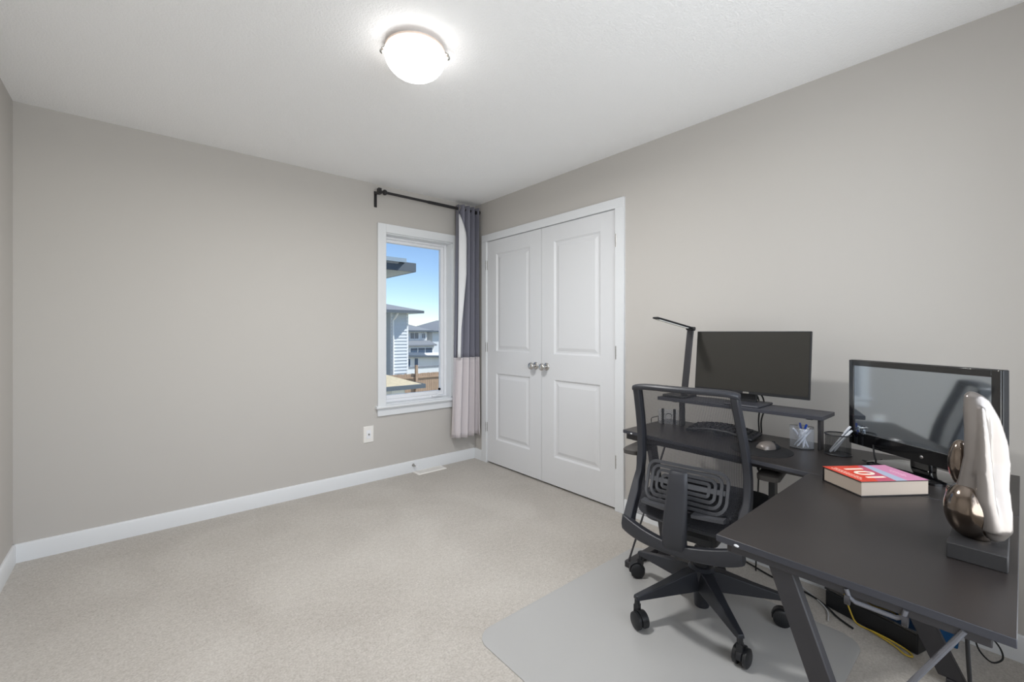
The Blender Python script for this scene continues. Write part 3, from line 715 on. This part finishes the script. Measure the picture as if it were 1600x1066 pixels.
mcx, mcy = -0.398, -2.990
t = thing('mesh_pen_cup', 'round black wire mesh pen cup by the corner monitor', 'pen cup', (mcx, mcy, DT))
mb = MB(); n = 40
mb.loft([[(0.042*math.cos(2*PI*i/n), 0.042*math.sin(2*PI*i/n), z) for i in range(n)] for z in (0.004, 0.078)], caps=False); mb.build('wire_wall', 'wire_net', t, angle=60)
for nm, z, r in (('rim', 0.079, 0.0024), ('base_ring', 0.003, 0.003)):
    mb = MB(); mb.tube([(0.042*math.cos(2*PI*i/36), 0.042*math.sin(2*PI*i/36), z) for i in range(36)], r, 8, closed=True); mb.build(nm, 'black_plastic', t)
MB().lathe([(0, 0.0), (0.041, 0.0), (0.041, 0.002), (0, 0.002)], 30).build('base_plate', 'black_plastic', t)
mc = Vector((mcx, mcy, DT+0.004))
for i, (a, b_, c_, d_, h) in enumerate(((0.010, 0.030, 0.020, -0.036, 0.108), (-0.006, 0.024, 0.004, -0.044, 0.096), (0.016, 0.016, 0.022, -0.034, 0.090))):
    pen('pen', mc+Vector((a, b_, 0)), mc+Vector((c_, d_, h)), 'pen_white', 'pen_white' if i < 2 else 'pen_blue',
        'white pen leaning in the black mesh cup' if i < 2 else 'pen with a blue cap leaning in the black mesh cup', 'pens in the mesh cup' if i < 2 else None)
pen('pen', (-0.450, -3.075, DT+0.006), (-0.505, -3.190, DT+0.006), 'black_plastic', 'black_plastic', 'black pen lying behind the book', None)

# ------------------------------------------------------------------ mouse pad, mouse, keyboard
t = MB(); t.loft([[(0.115*s_*math.cos(2*PI*i/48)*1.0, 0.112*s_*math.sin(2*PI*i/48), z) for i in range(48)] for s_, z in ((1, 0), (1, 0.002), (0.985, 0.003))])
o = t.build('mouse_pad', 'black_matte', label='round black mouse pad on the desk', cat='mouse pad'); o.location = (-0.560, -2.770, DT)
t = thing('computer_mouse', 'small grey and black computer mouse on the round pad', 'mouse', (-0.528, -2.785, DT+0.003), -0.35)
def mouse_ring(x, hw, h, n=12):
    return [(x, hw*math.cos(PI*i/(n-1)), 0.002+h*math.sin(PI*i/(n-1))**0.8) for i in range(n)]
mb = MB(); mb.loft([mouse_ring(-0.046, 0.010, 0.008), mouse_ring(-0.042, 0.022, 0.017), mouse_ring(-0.025, 0.027, 0.027), mouse_ring(0.0, 0.027, 0.029), mouse_ring(0.012, 0.026, 0.027)]); mb.build('palm_shell', 'mouse_grey', t, angle=60)
mb = MB(); mb.loft([mouse_ring(0.012, 0.026, 0.0268), mouse_ring(0.03, 0.025, 0.022), mouse_ring(0.045, 0.021, 0.015), mouse_ring(0.050, 0.011, 0.008)]); mb.build('buttons', 'black_plastic', t, angle=60)
MB().cyl((0.030, -0.004, 0.022), (0.030, 0.004, 0.022), 0.006, n=14).build('scroll_wheel', 'black_matte', t)
MB().prism(rrect(0.046, 0.026, 0.018), 0, 0.003).build('sole', 'black_matte', t)

kb = thing('keyboard', 'black curved keyboard on the desk under the riser shelf', 'keyboard', (-0.40, -2.545, DT), 0.0)
def kz(x, y): return 0.010 + 0.020*(1-(y/0.15)**2) + 0.10*(x+0.06)
rows = [[(x, y, kz(x, y)) for y in [-0.15+0.3*i/16 for i in range(17)]] for x in [-0.06+0.12*j_/6 for j_ in range(7)]]
mb = MB(); mb.sheet(rows); o = mb.build('body', 'black_plastic', kb, angle=60); so = o.modifiers.new('thick', 'SOLIDIFY'); so.thickness = 0.012; so.offset = -1
key = None
for r in range(4):
    for c in range(13):
        x = -0.042+0.026*r; y = -0.132+0.022*c
        if key is None: key = MB().loft([[(a*k, b_*k, z) for a, b_ in ((-0.010,-0.009),(0.010,-0.009),(0.010,0.009),(-0.010,0.009))] for z, k in ((0, 1), (0.006, 0.82))]).build('key', 'black_matte', kb); q = key
        else: q = key.copy(); C.objects.link(q)
        q.location = (x, y, kz(x, y)); q.rotation_euler = (math.atan(-0.04*y/0.0225*1.0)*-1 if False else 0, -0.1, 0)
MB().box(-0.055, 0.055, -0.02, 0.02, 0, 0.012).build('foot', 'black_plastic', kb)
for s_ in (-1, 1): MB().box(-0.05, 0.05, s_*0.12-0.012, s_*0.12+0.012, 0, 0.010).build('foot', 'black_plastic', kb)

# ------------------------------------------------------------------ small clock/card holder behind the chair net, wire hook
t = thing('photo_holder', 'small clear photo stand with two black posts at the desk end', 'photo stand', (-0.395, -2.268, DT))
for p in ((-0.012, 0.026), (0.012, -0.026)): MB().box(p[0]-0.005, p[0]+0.005, p[1]-0.005, p[1]+0.005, 0, 0.082).build('post', 'black_plastic', t, bevel=0.001)
dd = Vector((0.024, -0.052, 0)).normalized(); nn = Vector((dd.y, -dd.x, 0))
mb = MB(); mb.loft([[dd*a + nn*0.0015*s_ + Vector((0, 0, z)) for a, s_ in ((-0.05,-1),(0.05,-1),(0.05,1),(-0.05,1))] for z in (0.004, 0.078)]); mb.build('panel', 'acrylic', t)
mb = MB(); mb.tube([dd*(0.015*math.cos(a)) + Vector((0, 0, 0.042+0.015*math.sin(a))) - nn*0.002 for a in [2*PI*i/24 for i in range(24)]], 0.0022, 6, closed=True); mb.build('emblem_ring', 'brushed_nickel', t)
mb = MB(); mb.tube([(-0.44, -2.195, DT+0.002), (-0.44, -2.195, DT+0.026), (-0.42, -2.188, DT+0.028), (-0.36, -2.188, DT+0.028), (-0.36, -2.188, DT+0.002)], 0.002, 6)
mb.build('wire_stand', 'black_plastic', label='tiny bent black wire stand at the far end of the desk', cat='wire stand')

# ------------------------------------------------------------------ office chair
chair = thing('office_chair', 'black mesh-back swivel office chair tucked into the L-shaped desk', 'chair', (-0.615, -2.55, 0.0), math.atan2(0.146, 0.989))
MZ = 0.004   # top of the plastic mat
# star base
for k in range(5):
    a = math.radians(85 + 72*k) - chair.rotation_euler.z
    d = Vector((math.cos(a), math.sin(a), 0)); s_ = Vector((-d.y, d.x, 0))
    def sec(r, hw, z0, z1, tp=0.72): return [d*r + s_*(-hw) + Vector((0,0,z0)), d*r + s_*hw + Vector((0,0,z0)), d*r + s_*hw*tp + Vector((0,0,z1)), d*r - s_*hw*tp + Vector((0,0,z1))]
    mb = MB(); mb.loft([sec(0.03, 0.036, 0.115, 0.195), sec(0.08, 0.033, 0.112, 0.19), sec(0.20, 0.024, 0.112, 0.158), sec(0.318, 0.017, 0.112, 0.132), sec(0.335, 0.014, 0.113, 0.128)])
    mb.build('base_leg', 'chair_base', chair, bevel=0.003)
    c = d*0.325; tw = a + 0.9 + 0.7*k; rd = Vector((math.cos(tw), math.sin(tw), 0)); ax = Vector((-rd.y, rd.x, 0))
    off = rd*0.018; R = 0.034
    cs_ = MB(); cs_.cyl(c+Vector((0,0,0.085)), c+Vector((0,0,0.115)), 0.011, n=12)
    # hood: half ring between the wheels
    hood = [[c+off + ax*s2*0.009 + rd*(rr*math.cos(b_)) + Vector((0,0,MZ+R+rr*math.sin(b_))) for s2, rr in ((-1, 0.020), (1, 0.020), (1, R+0.004), (-1, R+0.004))] for b_ in [math.radians(-15+195*i/12) for i in range(13)]]
    cs_.loft(hood); cs_.obox(c+Vector((0,0,MZ+R+0.040)), (0.022, 0.022, 0.03))
    cst = cs_.build('caster', 'black_plastic', chair, angle=40)
    for s2 in (-1, 1):
        w0 = c+off+ax*s2*0.010+Vector((0,0,MZ+R)); w1 = c+off+ax*s2*0.027+Vector((0,0,MZ+R)); wm = w0.lerp(w1, 0.75)
        MB().tube([w0, w0.lerp(w1, 0.12), wm, w1], [R*0.93, R, R, R*0.80], 24).build('wheel', 'black_plastic', cst)
MB().lathe([(0, 0.028), (0.030, 0.028), (0.032, 0.034), (0.034, 0.10), (0.052, 0.115), (0.056, 0.195), (0.046, 0.205), (0, 0.205)], 28).build('hub', 'chair_base', chair)
MB().lathe([(0, 0.20), (0.032, 0.20), (0.030, 0.28), (0.022, 0.285), (0.022, 0.38), (0, 0.38)], 24).build('gas_lift', 'black_plastic', chair)
mb = MB(); mb.loft([[(x, y, z) for x, y in rrect(hx_, hy, 0.03, 4, cx_)] for z, hx_, hy, cx_ in ((0.335, 0.09, 0.075, -0.01), (0.35, 0.115, 0.095, -0.02), (0.385, 0.125, 0.10, -0.03), (0.40, 0.12, 0.10, -0.03))]); mb.build('tilt_mechanism', 'black_plastic', chair)
mb = MB(); mb.tube([(-0.02, -0.09, 0.365), (-0.02, -0.22, 0.36), (-0.025, -0.25, 0.352)], 0.006, 8); mb.obox((-0.03, -0.265, 0.35), (0.03, 0.06, 0.012)); mb.build('lever', 'black_plastic', chair)
# seat
mb = MB(); secs = []
for z, k in ((0.425, 0.90), (0.432, 0.97), (0.455, 1.0), (0.485, 0.99), (0.500, 0.94), (0.505, 0.85)):
    secs.append([(x, y, z - 0.010*max(0, (x-0.15)/0.1)) for x, y in rrect(0.235*k, 0.240*k, 0.08*k, 6, 0.045)])
mb.loft(secs); mb.build('seat', 'chair_fabric', chair, angle=60)
mb = MB(); mb.loft([[(x, y, z) for x, y in rrect(0.20*k, 0.20*k, 0.06, 5, 0.03)] for z, k in ((0.398, 0.8), (0.41, 1.0), (0.427, 1.02))]); mb.build('seat_pan', 'black_plastic', chair)
# back frame side profile: (z, x, half width)
BP = [(0.990, -0.232, 0.206), (0.94, -0.214, 0.2085), (0.88, -0.190, 0.213), (0.82, -0.168, 0.218), (0.77, -0.152, 0.222), (0.71, -0.140, 0.227), (0.66, -0.137, 0.230), (0.61, -0.145, 0.232),
      (0.575, -0.162, 0.234), (0.54, -0.185, 0.235), (0.505, -0.208, 0.236), (0.47, -0.233, 0.236), (0.44, -0.255, 0.235), (0.415, -0.273, 0.230)]
def bow(y, w_): return -0.030*(1-(y/w_)**2)      # the back bows away from the sitter in the middle
def at_z(z):
    for (z1, x1, w1), (z0, x0, w0) in zip(BP, BP[1:]):
        if z0 <= z <= z1:
            f = (z-z0)/(z1-z0); return x0+(x1-x0)*f, w0+(w1-w0)*f
    return (BP[-1][1], BP[-1][2]) if z < BP[-1][0] else (BP[0][1], BP[0][2])
mb = MB()
for sd in (-1, 1):
    rings = []
    for z, x, w_ in BP:
        fw = 0.034 + (0.010 if z < 0.56 else 0.0) ; dp = 0.021 + 0.006*(z < 0.6)
        rings.append([(x-dp, sd*(w_-fw*0.85), z), (x-dp, sd*(w_-0.003), z), (x+dp*0.6, sd*w_, z), (x+dp, sd*(w_-fw*0.5), z), (x+dp*0.6, sd*(w_-fw), z)])
    mb.loft(rings)
# bottom rail of the frame: sweeps from corner to corner, bowed back
rings = []
for i in range(25):
    y = -0.232 + 0.464*i/24; u = y/0.232; xb = -0.272 - 0.042*(1-u*u); zt_ = 0.452 - 0.040*(1-abs(u)**1.6); zb_ = 0.372 - 0.012*(1-u*u) + 0.012*abs(u)**6
    rings.append([(xb-0.020, y, zb_+0.010), (xb-0.026, y, (zt_+zb_)/2), (xb-0.016, y, zt_), (xb+0.018, y, zt_-0.004), (xb+0.030, y, zb_+0.006), (xb+0.010, y, zb_)])
mb.loft(rings)
mb.build('back_frame', 'chair_frame', chair, bevel=0.004, angle=50)
# top rail
mb = MB(); rings = []
for i in range(25):
    y = -0.2075 + 0.415*i/24; u = y/0.2075; x = -0.230 + 1.0*bow(y, 0.209); z = 0.993 - 0.010*abs(u)**6
    e = 0.82 if abs(u) > 0.97 else 1
    rings.append([(x-0.020*e, y, z-0.010), (x-0.024*e, y, z+0.002), (x-0.016*e, y, z+0.012*e), (x+0.020*e, y, z+0.011*e), (x+0.022*e, y, z-0.004), (x+0.006*e, y, z-0.014)])
mb.loft(rings); mb.build('top_rail', 'chair_frame', chair, angle=50, bevel=0.003)
# net
rows = []
for j_ in range(25):
    z = 0.455 + (0.985-0.455)*j_/24; x, w_ = at_z(z); w_ -= 0.012
    rows.append([(x + 0.85*bow(y, w_) + 0.004, y, z) for y in [-w_+2*w_*i/20 for i in range(21)]])
MB().sheet(rows).build('back_net', 'chair_net', chair, angle=80)
# spine
mb = MB(); rings = []
for z, x, hw, dp in ((0.372, -0.300, 0.040, 0.024), (0.40, -0.318, 0.046, 0.022), (0.44, -0.322, 0.047, 0.018), (0.50, -0.312, 0.045, 0.015), (0.56, -0.298, 0.042, 0.013), (0.62, -0.286, 0.039, 0.012), (0.664, -0.278, 0.036, 0.012), (0.676, -0.272, 0.033, 0.010)):
    rings.append([(x-dp*0.7, -hw+0.006, z), (x-dp, -hw+0.014, z), (x-dp, hw-0.014, z), (x-dp*0.7, hw-0.006, z), (x-dp*0.2, hw, z), (x+dp, hw-0.004, z), (x+dp, -hw+0.004, z), (x-dp*0.2, -hw, z)])
mb.loft(rings); mb.build('spine', 'chair_frame', chair, angle=50)
# lumbar pad: concentric rounded rings
def lum(y, z): x, w_ = at_z(z); return Vector((x + bow(y, w_) - 0.030, y, z))
zc_ = 0.604
for k in range(4):
    hy, hz_, r = 0.158-0.022*k, 0.072-0.0165*k, max(0.006, 0.040-0.010*k)
    mb = MB(); path = [lum(p[0], zc_+p[1]) for p in rrect(hy, hz_, r, 6)]
    rings = []
    for i, p in enumerate(path):
        a = path[i-1]; b_ = path[(i+1) % len(path)]; tdir = (b_-a).normalized(); nrm = Vector((1,0,0)); q = tdir.cross(nrm).normalized()
        rings.append([p + q*0.0055 + nrm*0.004, p - q*0.0055 + nrm*0.004, p - q*0.0055 - nrm*0.004, p + q*0.0055 - nrm*0.004])
    mb.loft(rings, False, True); mb.build('lumbar_ring', 'lumbar_grey', chair, angle=40)
mb = MB(); mb.loft([[lum(y, zc_+dz)+Vector((dx, 0, 0)) for dx, dz in ((-0.004,-0.008),(0.006,-0.008),(0.006,0.008),(-0.004,0.008))] for y in [-0.15+0.3*i/12 for i in range(13)]]); mb.build('lumbar_bar', 'lumbar_grey', chair)
for sd in (-1, 1):
    mb = MB(); mb.loft([[(x, sd*y, z) for x, z in ((-0.236-dx, 0.505), (-0.262-dx, 0.512), (-0.262-dx, 0.524), (-0.225-dx, 0.524))] for y, dx in ((0.05, 0.022), (0.11, 0.012), (0.16, 0.0))]); mb.build('lumbar_bracket', 'lumbar_grey', chair)
# arm rests
for sd in (-1, 1):
    mb = MB(); mb.loft([[(x, y, z) for x, y in rrect(hx_, hy, 0.022, 5, -0.01, sd*0.276)] for z, hx_, hy in ((0.658, 0.108, 0.032), (0.662, 0.118, 0.038), (0.680, 0.120, 0.039), (0.687, 0.112, 0.033))]); ar = mb.build('armrest', 'arm_pad', chair, angle=50)
    mb = MB(); mb.loft([[(x-0.026, sd*(y-0.011), z), (x+0.026, sd*(y-0.011), z), (x+0.026, sd*(y+0.011), z), (x-0.026, sd*(y+0.011), z)] for x, y, z in ((-0.02, 0.150, 0.402), (-0.02, 0.225, 0.405), (-0.02, 0.268, 0.44), (-0.015, 0.274, 0.52), (-0.01, 0.274, 0.656))]); mb.build('post', 'black_plastic', ar, bevel=0.004)

# ------------------------------------------------------------------ chair mat
mb = MB(); mb.loft([[(x, y, z) for x, y in rrect(0.572-e, 0.515-e, 0.085, 10, -0.892, -2.545)] for z, e in ((0.0006, 0), (0.003, 0.0), (0.004, 0.004))])
mb.build('chair_mat', 'mat_plastic', label='clear plastic chair mat with rounded corners on the carpet', cat='chair mat', angle=60)

# ------------------------------------------------------------------ things under the desk
o = thing('cable_box', 'long low black cable box on the carpet under the desk corner', 'cable box', (-0.165, -3.05, 0), -0.30)
MB().box(-0.042, 0.042, -0.175, 0.155, 0, 0.075).build('box_body', 'black_plastic', o, bevel=0.006)
MB().box(-0.045, 0.045, -0.178, 0.158, 0.075, 0.086).build('lid', 'gloss_black', o, bevel=0.004)
o = thing('blue_box', 'deep blue carton standing against the wall under the desk', 'box', (-0.058, -3.175, 0), 0.0)
MB().box(-0.036, 0.036, -0.125, 0.115, 0, 0.165).build('carton', 'box_blue', o, bevel=0.003)
MB().box(-0.0365, 0.0365, -0.1255, 0.1155, 0.125, 0.129).build('seam', 'box_blue', o)
def cable(name, pts, r, m, label, group=None, sub=6):
    P = [Vector(p) for p in pts]; out = []
    for i in range(len(P)-1):
        p0 = P[max(i-1, 0)]; p1 = P[i]; p2 = P[i+1]; p3 = P[min(i+2, len(P)-1)]
        for k in range(sub):
            t_ = k/sub; out.append(0.5*((2*p1)+(p2-p0)*t_+(2*p0-5*p1+4*p2-p3)*t_*t_+(3*p1-p0-3*p2+p3)*t_**3))
    out.append(P[-1])
    return MB().tube(out, r, 7).build(name, m, label=label, cat='cable', group=group, angle=80)
fz = 0.006
cable('network_cable', [(-0.137, -2.955, 0.092), (-0.180, -2.965, 0.094), (-0.200, -2.985, 0.05), (-0.208, -3.01, fz), (-0.224, -3.060, fz), (-0.242, -3.100, fz), (-0.265, -3.142, fz), (-0.292, -3.172, fz), (-0.288, -3.194, fz), (-0.262, -3.180, fz), (-0.248, -3.130, fz+0.006), (-0.236, -3.06, 0.014)], 0.0032, 'yellow_cable', 'yellow network cable looped on the carpet under the desk')
cable('network_cable', [(-0.115, -2.97, 0.092), (-0.135, -3.02, 0.092), (-0.16, -3.06, 0.092), (-0.15, -3.11, 0.092), (-0.18, -3.15, 0.092)], 0.003, 'yellow_cable', 'yellow network cable lying over the black cable box')
cable('power_cable', [(-0.04, -2.50, fz), (-0.10, -2.66, fz), (-0.115, -2.766, fz), (-0.135, -2.84, fz), (-0.175, -2.90, fz), (-0.225, -2.95, fz), (-0.262, -3.01, fz)], 0.004, 'black_matte', 'black power cable trailing along the carpet beside the wall')
cable('power_cable', [(-0.035, -2.62, fz), (-0.06, -2.72, fz), (-0.10, -2.80, fz), (-0.19, -2.90, fz), (-0.28, -2.93, fz)], 0.003, 'white_cable', 'grey cable trailing on the carpet near the chair')
cable('power_cable', [(-0.07, -3.300, 0.10), (-0.09, -3.345, 0.10), (-0.10, -3.385, 0.095), (-0.13, -3.41, 0.08), (-0.16, -3.415, 0.06), (-0.18, -3.39, 0.045), (-0.16, -3.36, 0.06), (-0.115, -3.345, 0.08)], 0.0028, 'black_matte', 'black looped cable coming out of the blue carton')
cable('power_cable', [(-1.25, -3.388, 0.722), (-1.25, -3.392, 0.58), (-1.245, -3.402, 0.40), (-1.24, -3.42, 0.15), (-1.22, -3.43, 0.006)], 0.0036, 'black_matte', 'black cable hanging straight down from the near desk end')
for k, yy in enumerate((-2.640, -2.662)):
    cable('monitor_cable', [(-0.270, yy, 0.93), (-0.235, yy, 0.905), (-0.228, yy-0.004, 0.86), (-0.24, -2.650+0.006*(1-2*k), 0.80), (-0.235, -2.650+0.005*(1-2*k), DT), (-0.225, -2.65+0.006*(1-2*k), 0.66), (-0.18, -2.65+0.03*(1-2*k), 0.45), (-0.12, -2.65+0.06*(1-2*k), 0.15), (-0.10, -2.66+0.08*(1-2*k), 0.006)], 0.0035, 'black_matte',
          'black cable dropping behind the desk from the flat monitor, ' + ('window side' if k == 0 else 'corner side'))
cable('headset_cable', [(-0.50, -2.735, 0.70), (-0.50, -2.755, 0.69), (-0.50, -2.765, 0.655), (-0.50, -2.75, 0.63), (-0.50, -2.735, 0.645), (-0.495, -2.74, 0.67), (-0.49, -2.755, 0.63), (-0.48, -2.79, 0.57), (-0.46, -2.82, 0.51)], 0.0035, 'black_matte', 'coiled black cable hanging below the desk by the armrest')
cable('monitor_cable', [(-0.405, -3.10, 0.80), (-0.43, -3.105, 0.79), (-0.435, -3.11, 0.76), (-0.425, -3.115, 0.744), (-0.38, -3.12, 0.744)], 0.003, 'black_matte', 'short black cable hanging below the glossy corner monitor')

# ------------------------------------------------------------------ outdoors
GZ = -2.9
MB().box(-60, 90, 2.0, 140, GZ-0.3, GZ).build('ground', 'ground', label='pale dry ground between the houses outside', cat='ground', **st)

def hip(mb, x0, x1, y0, y1, z, rise, oh=0.0, thick=0.0):
    """hip roof over a rectangle"""
    x0 -= oh; x1 += oh; y0 -= oh; y1 += oh
    w_, d_ = x1-x0, y1-y0; k = min(w_, d_)/2
    if w_ >= d_: r0, r1 = (x0+k, (y0+y1)/2), (x1-k, (y0+y1)/2)
    else: r0, r1 = ((x0+x1)/2, y0+k), ((x0+x1)/2, y1-k)
    v = [(x0,y0,z),(x1,y0,z),(x1,y1,z),(x0,y1,z),(*r0,z+rise),(*r1,z+rise)]
    if w_ >= d_: f = [(0,1,5,4),(1,2,5),(2,3,4,5),(3,0,4),(0,3,2,1)]
    else: f = [(0,1,4),(1,2,5,4),(2,3,5),(3,0,4,5),(0,3,2,1)]
    return mb.add(v, f)
def eave(mb, x0, x1, y0, y1, z, h, tk=0.05):
    mb.box(x0, x1, y0-tk, y0, z-h, z+0.02); mb.box(x0, x1, y1, y1+tk, z-h, z+0.02); mb.box(x0-tk, x0, y0-tk, y1+tk, z-h, z+0.02); mb.box(x1, x1+tk, y0-tk, y1+tk, z-h, z+0.02)
    return mb
def lap(mb, axis, fixed, a0, a1, z0, z1, step, out):
    """lap siding boards on a wall plane; axis 'x': runs along x at y=fixed facing -y; axis 'y': runs along y at x=fixed facing +x"""
    z = z0
    while z < z1-0.02:
        zt_ = min(z+step, z1)
        if axis == 'x': mb.add([(a0,fixed-out,z),(a1,fixed-out,z),(a1,fixed-0.004,zt_),(a0,fixed-0.004,zt_),(a0,fixed,z),(a1,fixed,z)], [(0,1,2,3),(4,5,1,0)])
        else: mb.add([(fixed+out,a0,z),(fixed+out,a1,z),(fixed+0.004,a1,zt_),(fixed+0.004,a0,zt_),(fixed,a0,z),(fixed,a1,z)], [(0,1,2,3),(4,5,1,0)])
        z += step

# next door house: only its eave corner shows
h = thing('house', 'near neighbouring house whose dark eave juts in at the top of the window', 'house', (-4.0, 9.0, GZ))
x0, x1, y0, y1, ez = -10.0, 1.20, 5.35, 17.0, 2.62
MB().box(x0, x1, y0, y1, GZ, ez-0.05).build('wall', 'siding', h, world=True)
oh = 0.62
MB().box(x0-oh, x1+oh, y0-oh, y1+oh, ez-0.16, ez-0.13).build('soffit', 'soffit', h, world=True)
eave(MB(), x0-oh, x1+oh, y0-oh, y1+oh, ez, 0.16).build('fascia', 'fascia', h, world=True)
eave(MB(), x0-oh-0.1, x1+oh-0.25, y0-oh-0.1, y1+oh+0.1, ez+0.06, 0.06, 0.04).build('gutter', 'gutter', h, world=True)
hip(MB(), x0, x1, y0, y1, ez+0.02, 1.9, oh).build('roof', 'shingle_grey', h, world=True)

# blue-grey sided house
h = thing('house', 'blue-grey lap-sided house with downspout in the middle of the window view', 'house', (6.0, 28.0, GZ))
x0, x1, y0, y1, ez = 0.0, 11.57, 24.0, 34.0, 2.5
MB().box(10.35, x1, y0, y1, GZ, ez).box(x0, 10.35, y0+1.6, y1, GZ, ez+0.3).build('wall', 'siding', h, world=True)
mb = MB(); lap(mb, 'x', y0, 10.35, x1, GZ, ez, 0.22, 0.05); lap(mb, 'x', y0+1.6, x0, 10.35, GZ, ez+0.3, 0.22, 0.05); mb.build('siding_boards', 'siding', h, world=True, kind='stuff')
MB().box(x1-0.10, x1+0.03, y0-0.035, y0+0.06, GZ, ez).box(10.32, 10.44, y0-0.035, y0+0.06, GZ, ez).build('corner_board', 'house_trim', h, world=True)
mb = MB(); mb.tube([(10.55, y0-0.6, ez-0.02), (10.5, y0-0.35, ez-0.3), (10.45, y0-0.09, ez-0.5), (10.45, y0-0.09, GZ+0.2)], 0.07, 8); mb.build('downspout', 'house_trim', h, world=True)
MB().box(9.6, x1+0.75, y0-0.8, y1+0.7, ez, ez+0.05).build('soffit', 'soffit', h, world=True)
eave(MB(), 9.6, x1+0.75, y0-0.8, y1+0.7, ez+0.16, 0.16).build('fascia', 'fascia', h, world=True)
hip(MB(), 1.0, x1, y0, y1, ez+0.18, 1.5, 0.78).build('roof', 'shingle_grey', h, world=True)
MB().box(x0-0.6, 10.9, y0+0.8, y0+1.6, ez+0.3, ez+0.46).build('fascia', 'fascia', h, world=True)

# low tan roof
h = thing('garden_shed', 'low shed with tan shingle roof at the bottom of the window view', 'shed', (3.2, 11.0, GZ))
x0, x1, y0, y1, ez = 2.05, 4.46, 9.02, 13.6, -0.46
MB().box(x0+0.35, x1-0.45, y0+0.4, y1-0.4, GZ, ez-0.05).build('wall', 'stucco', h, world=True)
hip(MB(), x0, x1, y0, y1, ez, 0.42, 0.0).build('roof', 'shingle_tan', h, world=True)
eave(MB(), x0, x1, y0, y1, ez, 0.11, 0.05).build('fascia', 'fascia', h, world=True)
MB().box(3.55, 3.95, y0+0.36, y0+0.41, -1.6, -0.62).build('window', 'house_trim', h, world=True)

# wooden fence
h = thing('fence', 'brown wooden board fence lit by sun beyond the shed', 'fence', (10.0, 18.5, GZ))
mb = MB(); x = 6.0
while x < 15:
    mb.box(x, x+0.13, 18.50, 18.52, GZ+0.05, -1.09+random.uniform(-0.015, 0.015)); x += 0.142
mb.build('boards', 'fence_wood', h, world=True, kind='stuff')
for x in (6.9, 9.25, 11.6, 13.95): MB().box(x-0.07, x+0.07, 18.38, 18.50, GZ, -0.62 if x == 9.25 else -0.95).build('post', 'fence_wood', h, world=True)
for z in (-2.35, -1.35): MB().box(6.0, 15.0, 18.44, 18.50, z, z+0.09).build('rail', 'fence_wood', h, world=True)

# pale garden wall, low white building, far houses
h = thing('garden_wall', 'pale grey garden wall behind the wooden fence', 'wall', (14, 26, GZ)); 
MB().box(12.2, 20.0, 26.0, 26.2, GZ, -1.46).build('panel', 'siding_light', h, world=True); MB().box(12.2, 20.0, 25.96, 26.24, -1.46, -1.36).build('coping', 'shingle_grey', h, world=True)
h = thing('garage', 'low white garage with a sloping dark roof behind the fence', 'garage', (18, 34, GZ))
MB().box(16.0, 24.0, 33.5, 38.0, GZ, -1.0).build('wall', 'stucco', h, world=True)
mb = MB(); mb.add([(15.6,33.1,-0.86),(24.4,33.1,-1.32),(24.4,38.4,-1.2),(15.6,38.4,-0.7),(15.6,33.1,-1.04),(24.4,33.1,-1.5),(24.4,38.4,-1.38),(15.6,38.4,-0.88)], [(0,1,2,3),(4,7,6,5),(0,4,5,1),(1,5,6,2),(2,6,7,3),(3,7,4,0)]); mb.build('roof', 'fascia', h, world=True)
for xa in (16.25, 17.05): 
    f = MB().box(xa, xa+0.45, 33.44, 33.5, -2.1, -1.2).build('window', 'house_trim', h, world=True); MB().box(xa+0.05, xa+0.40, 33.42, 33.46, -2.05, -1.25).build('pane', 'house_glass', f, world=True)
def far_house(label, x0, x1, y0, y1, ez, rise, m, wins, extra=False):
    h = thing('house', label, 'house', ((x0+x1)/2, (y0+y1)/2, GZ))
    MB().box(x0, x1, y0, y1, GZ, ez).build('wall', m, h, world=True)
    hip(MB(), x0, x1, y0, y1, ez+0.1, rise, 0.6).build('roof', 'shingle_grey', h, world=True)
    eave(MB(), x0-0.6, x1+0.6, y0-0.6, y1+0.6, ez+0.1, 0.2).build('fascia', 'fascia', h, world=True)
    for a, b_, c_, d_ in wins:
        f = MB().box(a, b_, y0-0.08, y0, c_, d_).build('window', 'house_trim', h, world=True)
        MB().box(a+0.1, (a+b_)/2-0.05, y0-0.12, y0-0.02, c_+0.1, d_-0.1).build('pane', 'house_glass', f, world=True)
        MB().box((a+b_)/2+0.05, b_-0.1, y0-0.12, y0-0.02, c_+0.1, d_-0.1).build('pane', 'house_glass', f, world=True)
    return h
h = far_house('distant white house with porch roof right of the sided house', 22.0, 28.6, 51.46, 60.0, 1.35, 1.35, 'stucco', [(25.9, 27.3, 0.2, 1.2), (28.6-0.9, 28.6-0.25, 0.25, 1.15)])
mb = MB(); mb.add([(24.0,49.4,-0.50),(29.0,49.4,-0.50),(29.0,51.46,0.05),(24.0,51.46,0.05),(24.0,49.4,-0.68),(29.0,49.4,-0.68),(29.0,51.46,-0.13),(24.0,51.46,-0.13)], [(0,1,2,3),(4,7,6,5),(0,4,5,1),(1,5,6,2),(2,6,7,3),(3,7,4,0)]); mb.build('porch_roof', 'shingle_grey', h, world=True)
MB().box(24.2, 28.8, 49.8, 51.46, GZ, -0.62).build('porch_wall', 'stucco', h, world=True)
f = MB().box(25.0, 28.6, 49.70, 49.8, -2.3, -0.85).build('window', 'house_trim', h, world=True)
for k in range(3): MB().box(25.15+1.13*k, 26.15+1.13*k, 49.66, 49.74, -2.2, -0.95).build('pane', 'house_glass', f, world=True)
far_house('distant blue-grey house at the right side of the window view', 30.4, 38.0, 53.0, 62.0, 1.3, 1.7, 'siding', [(31.5, 33.0, 0.0, 1.0)])
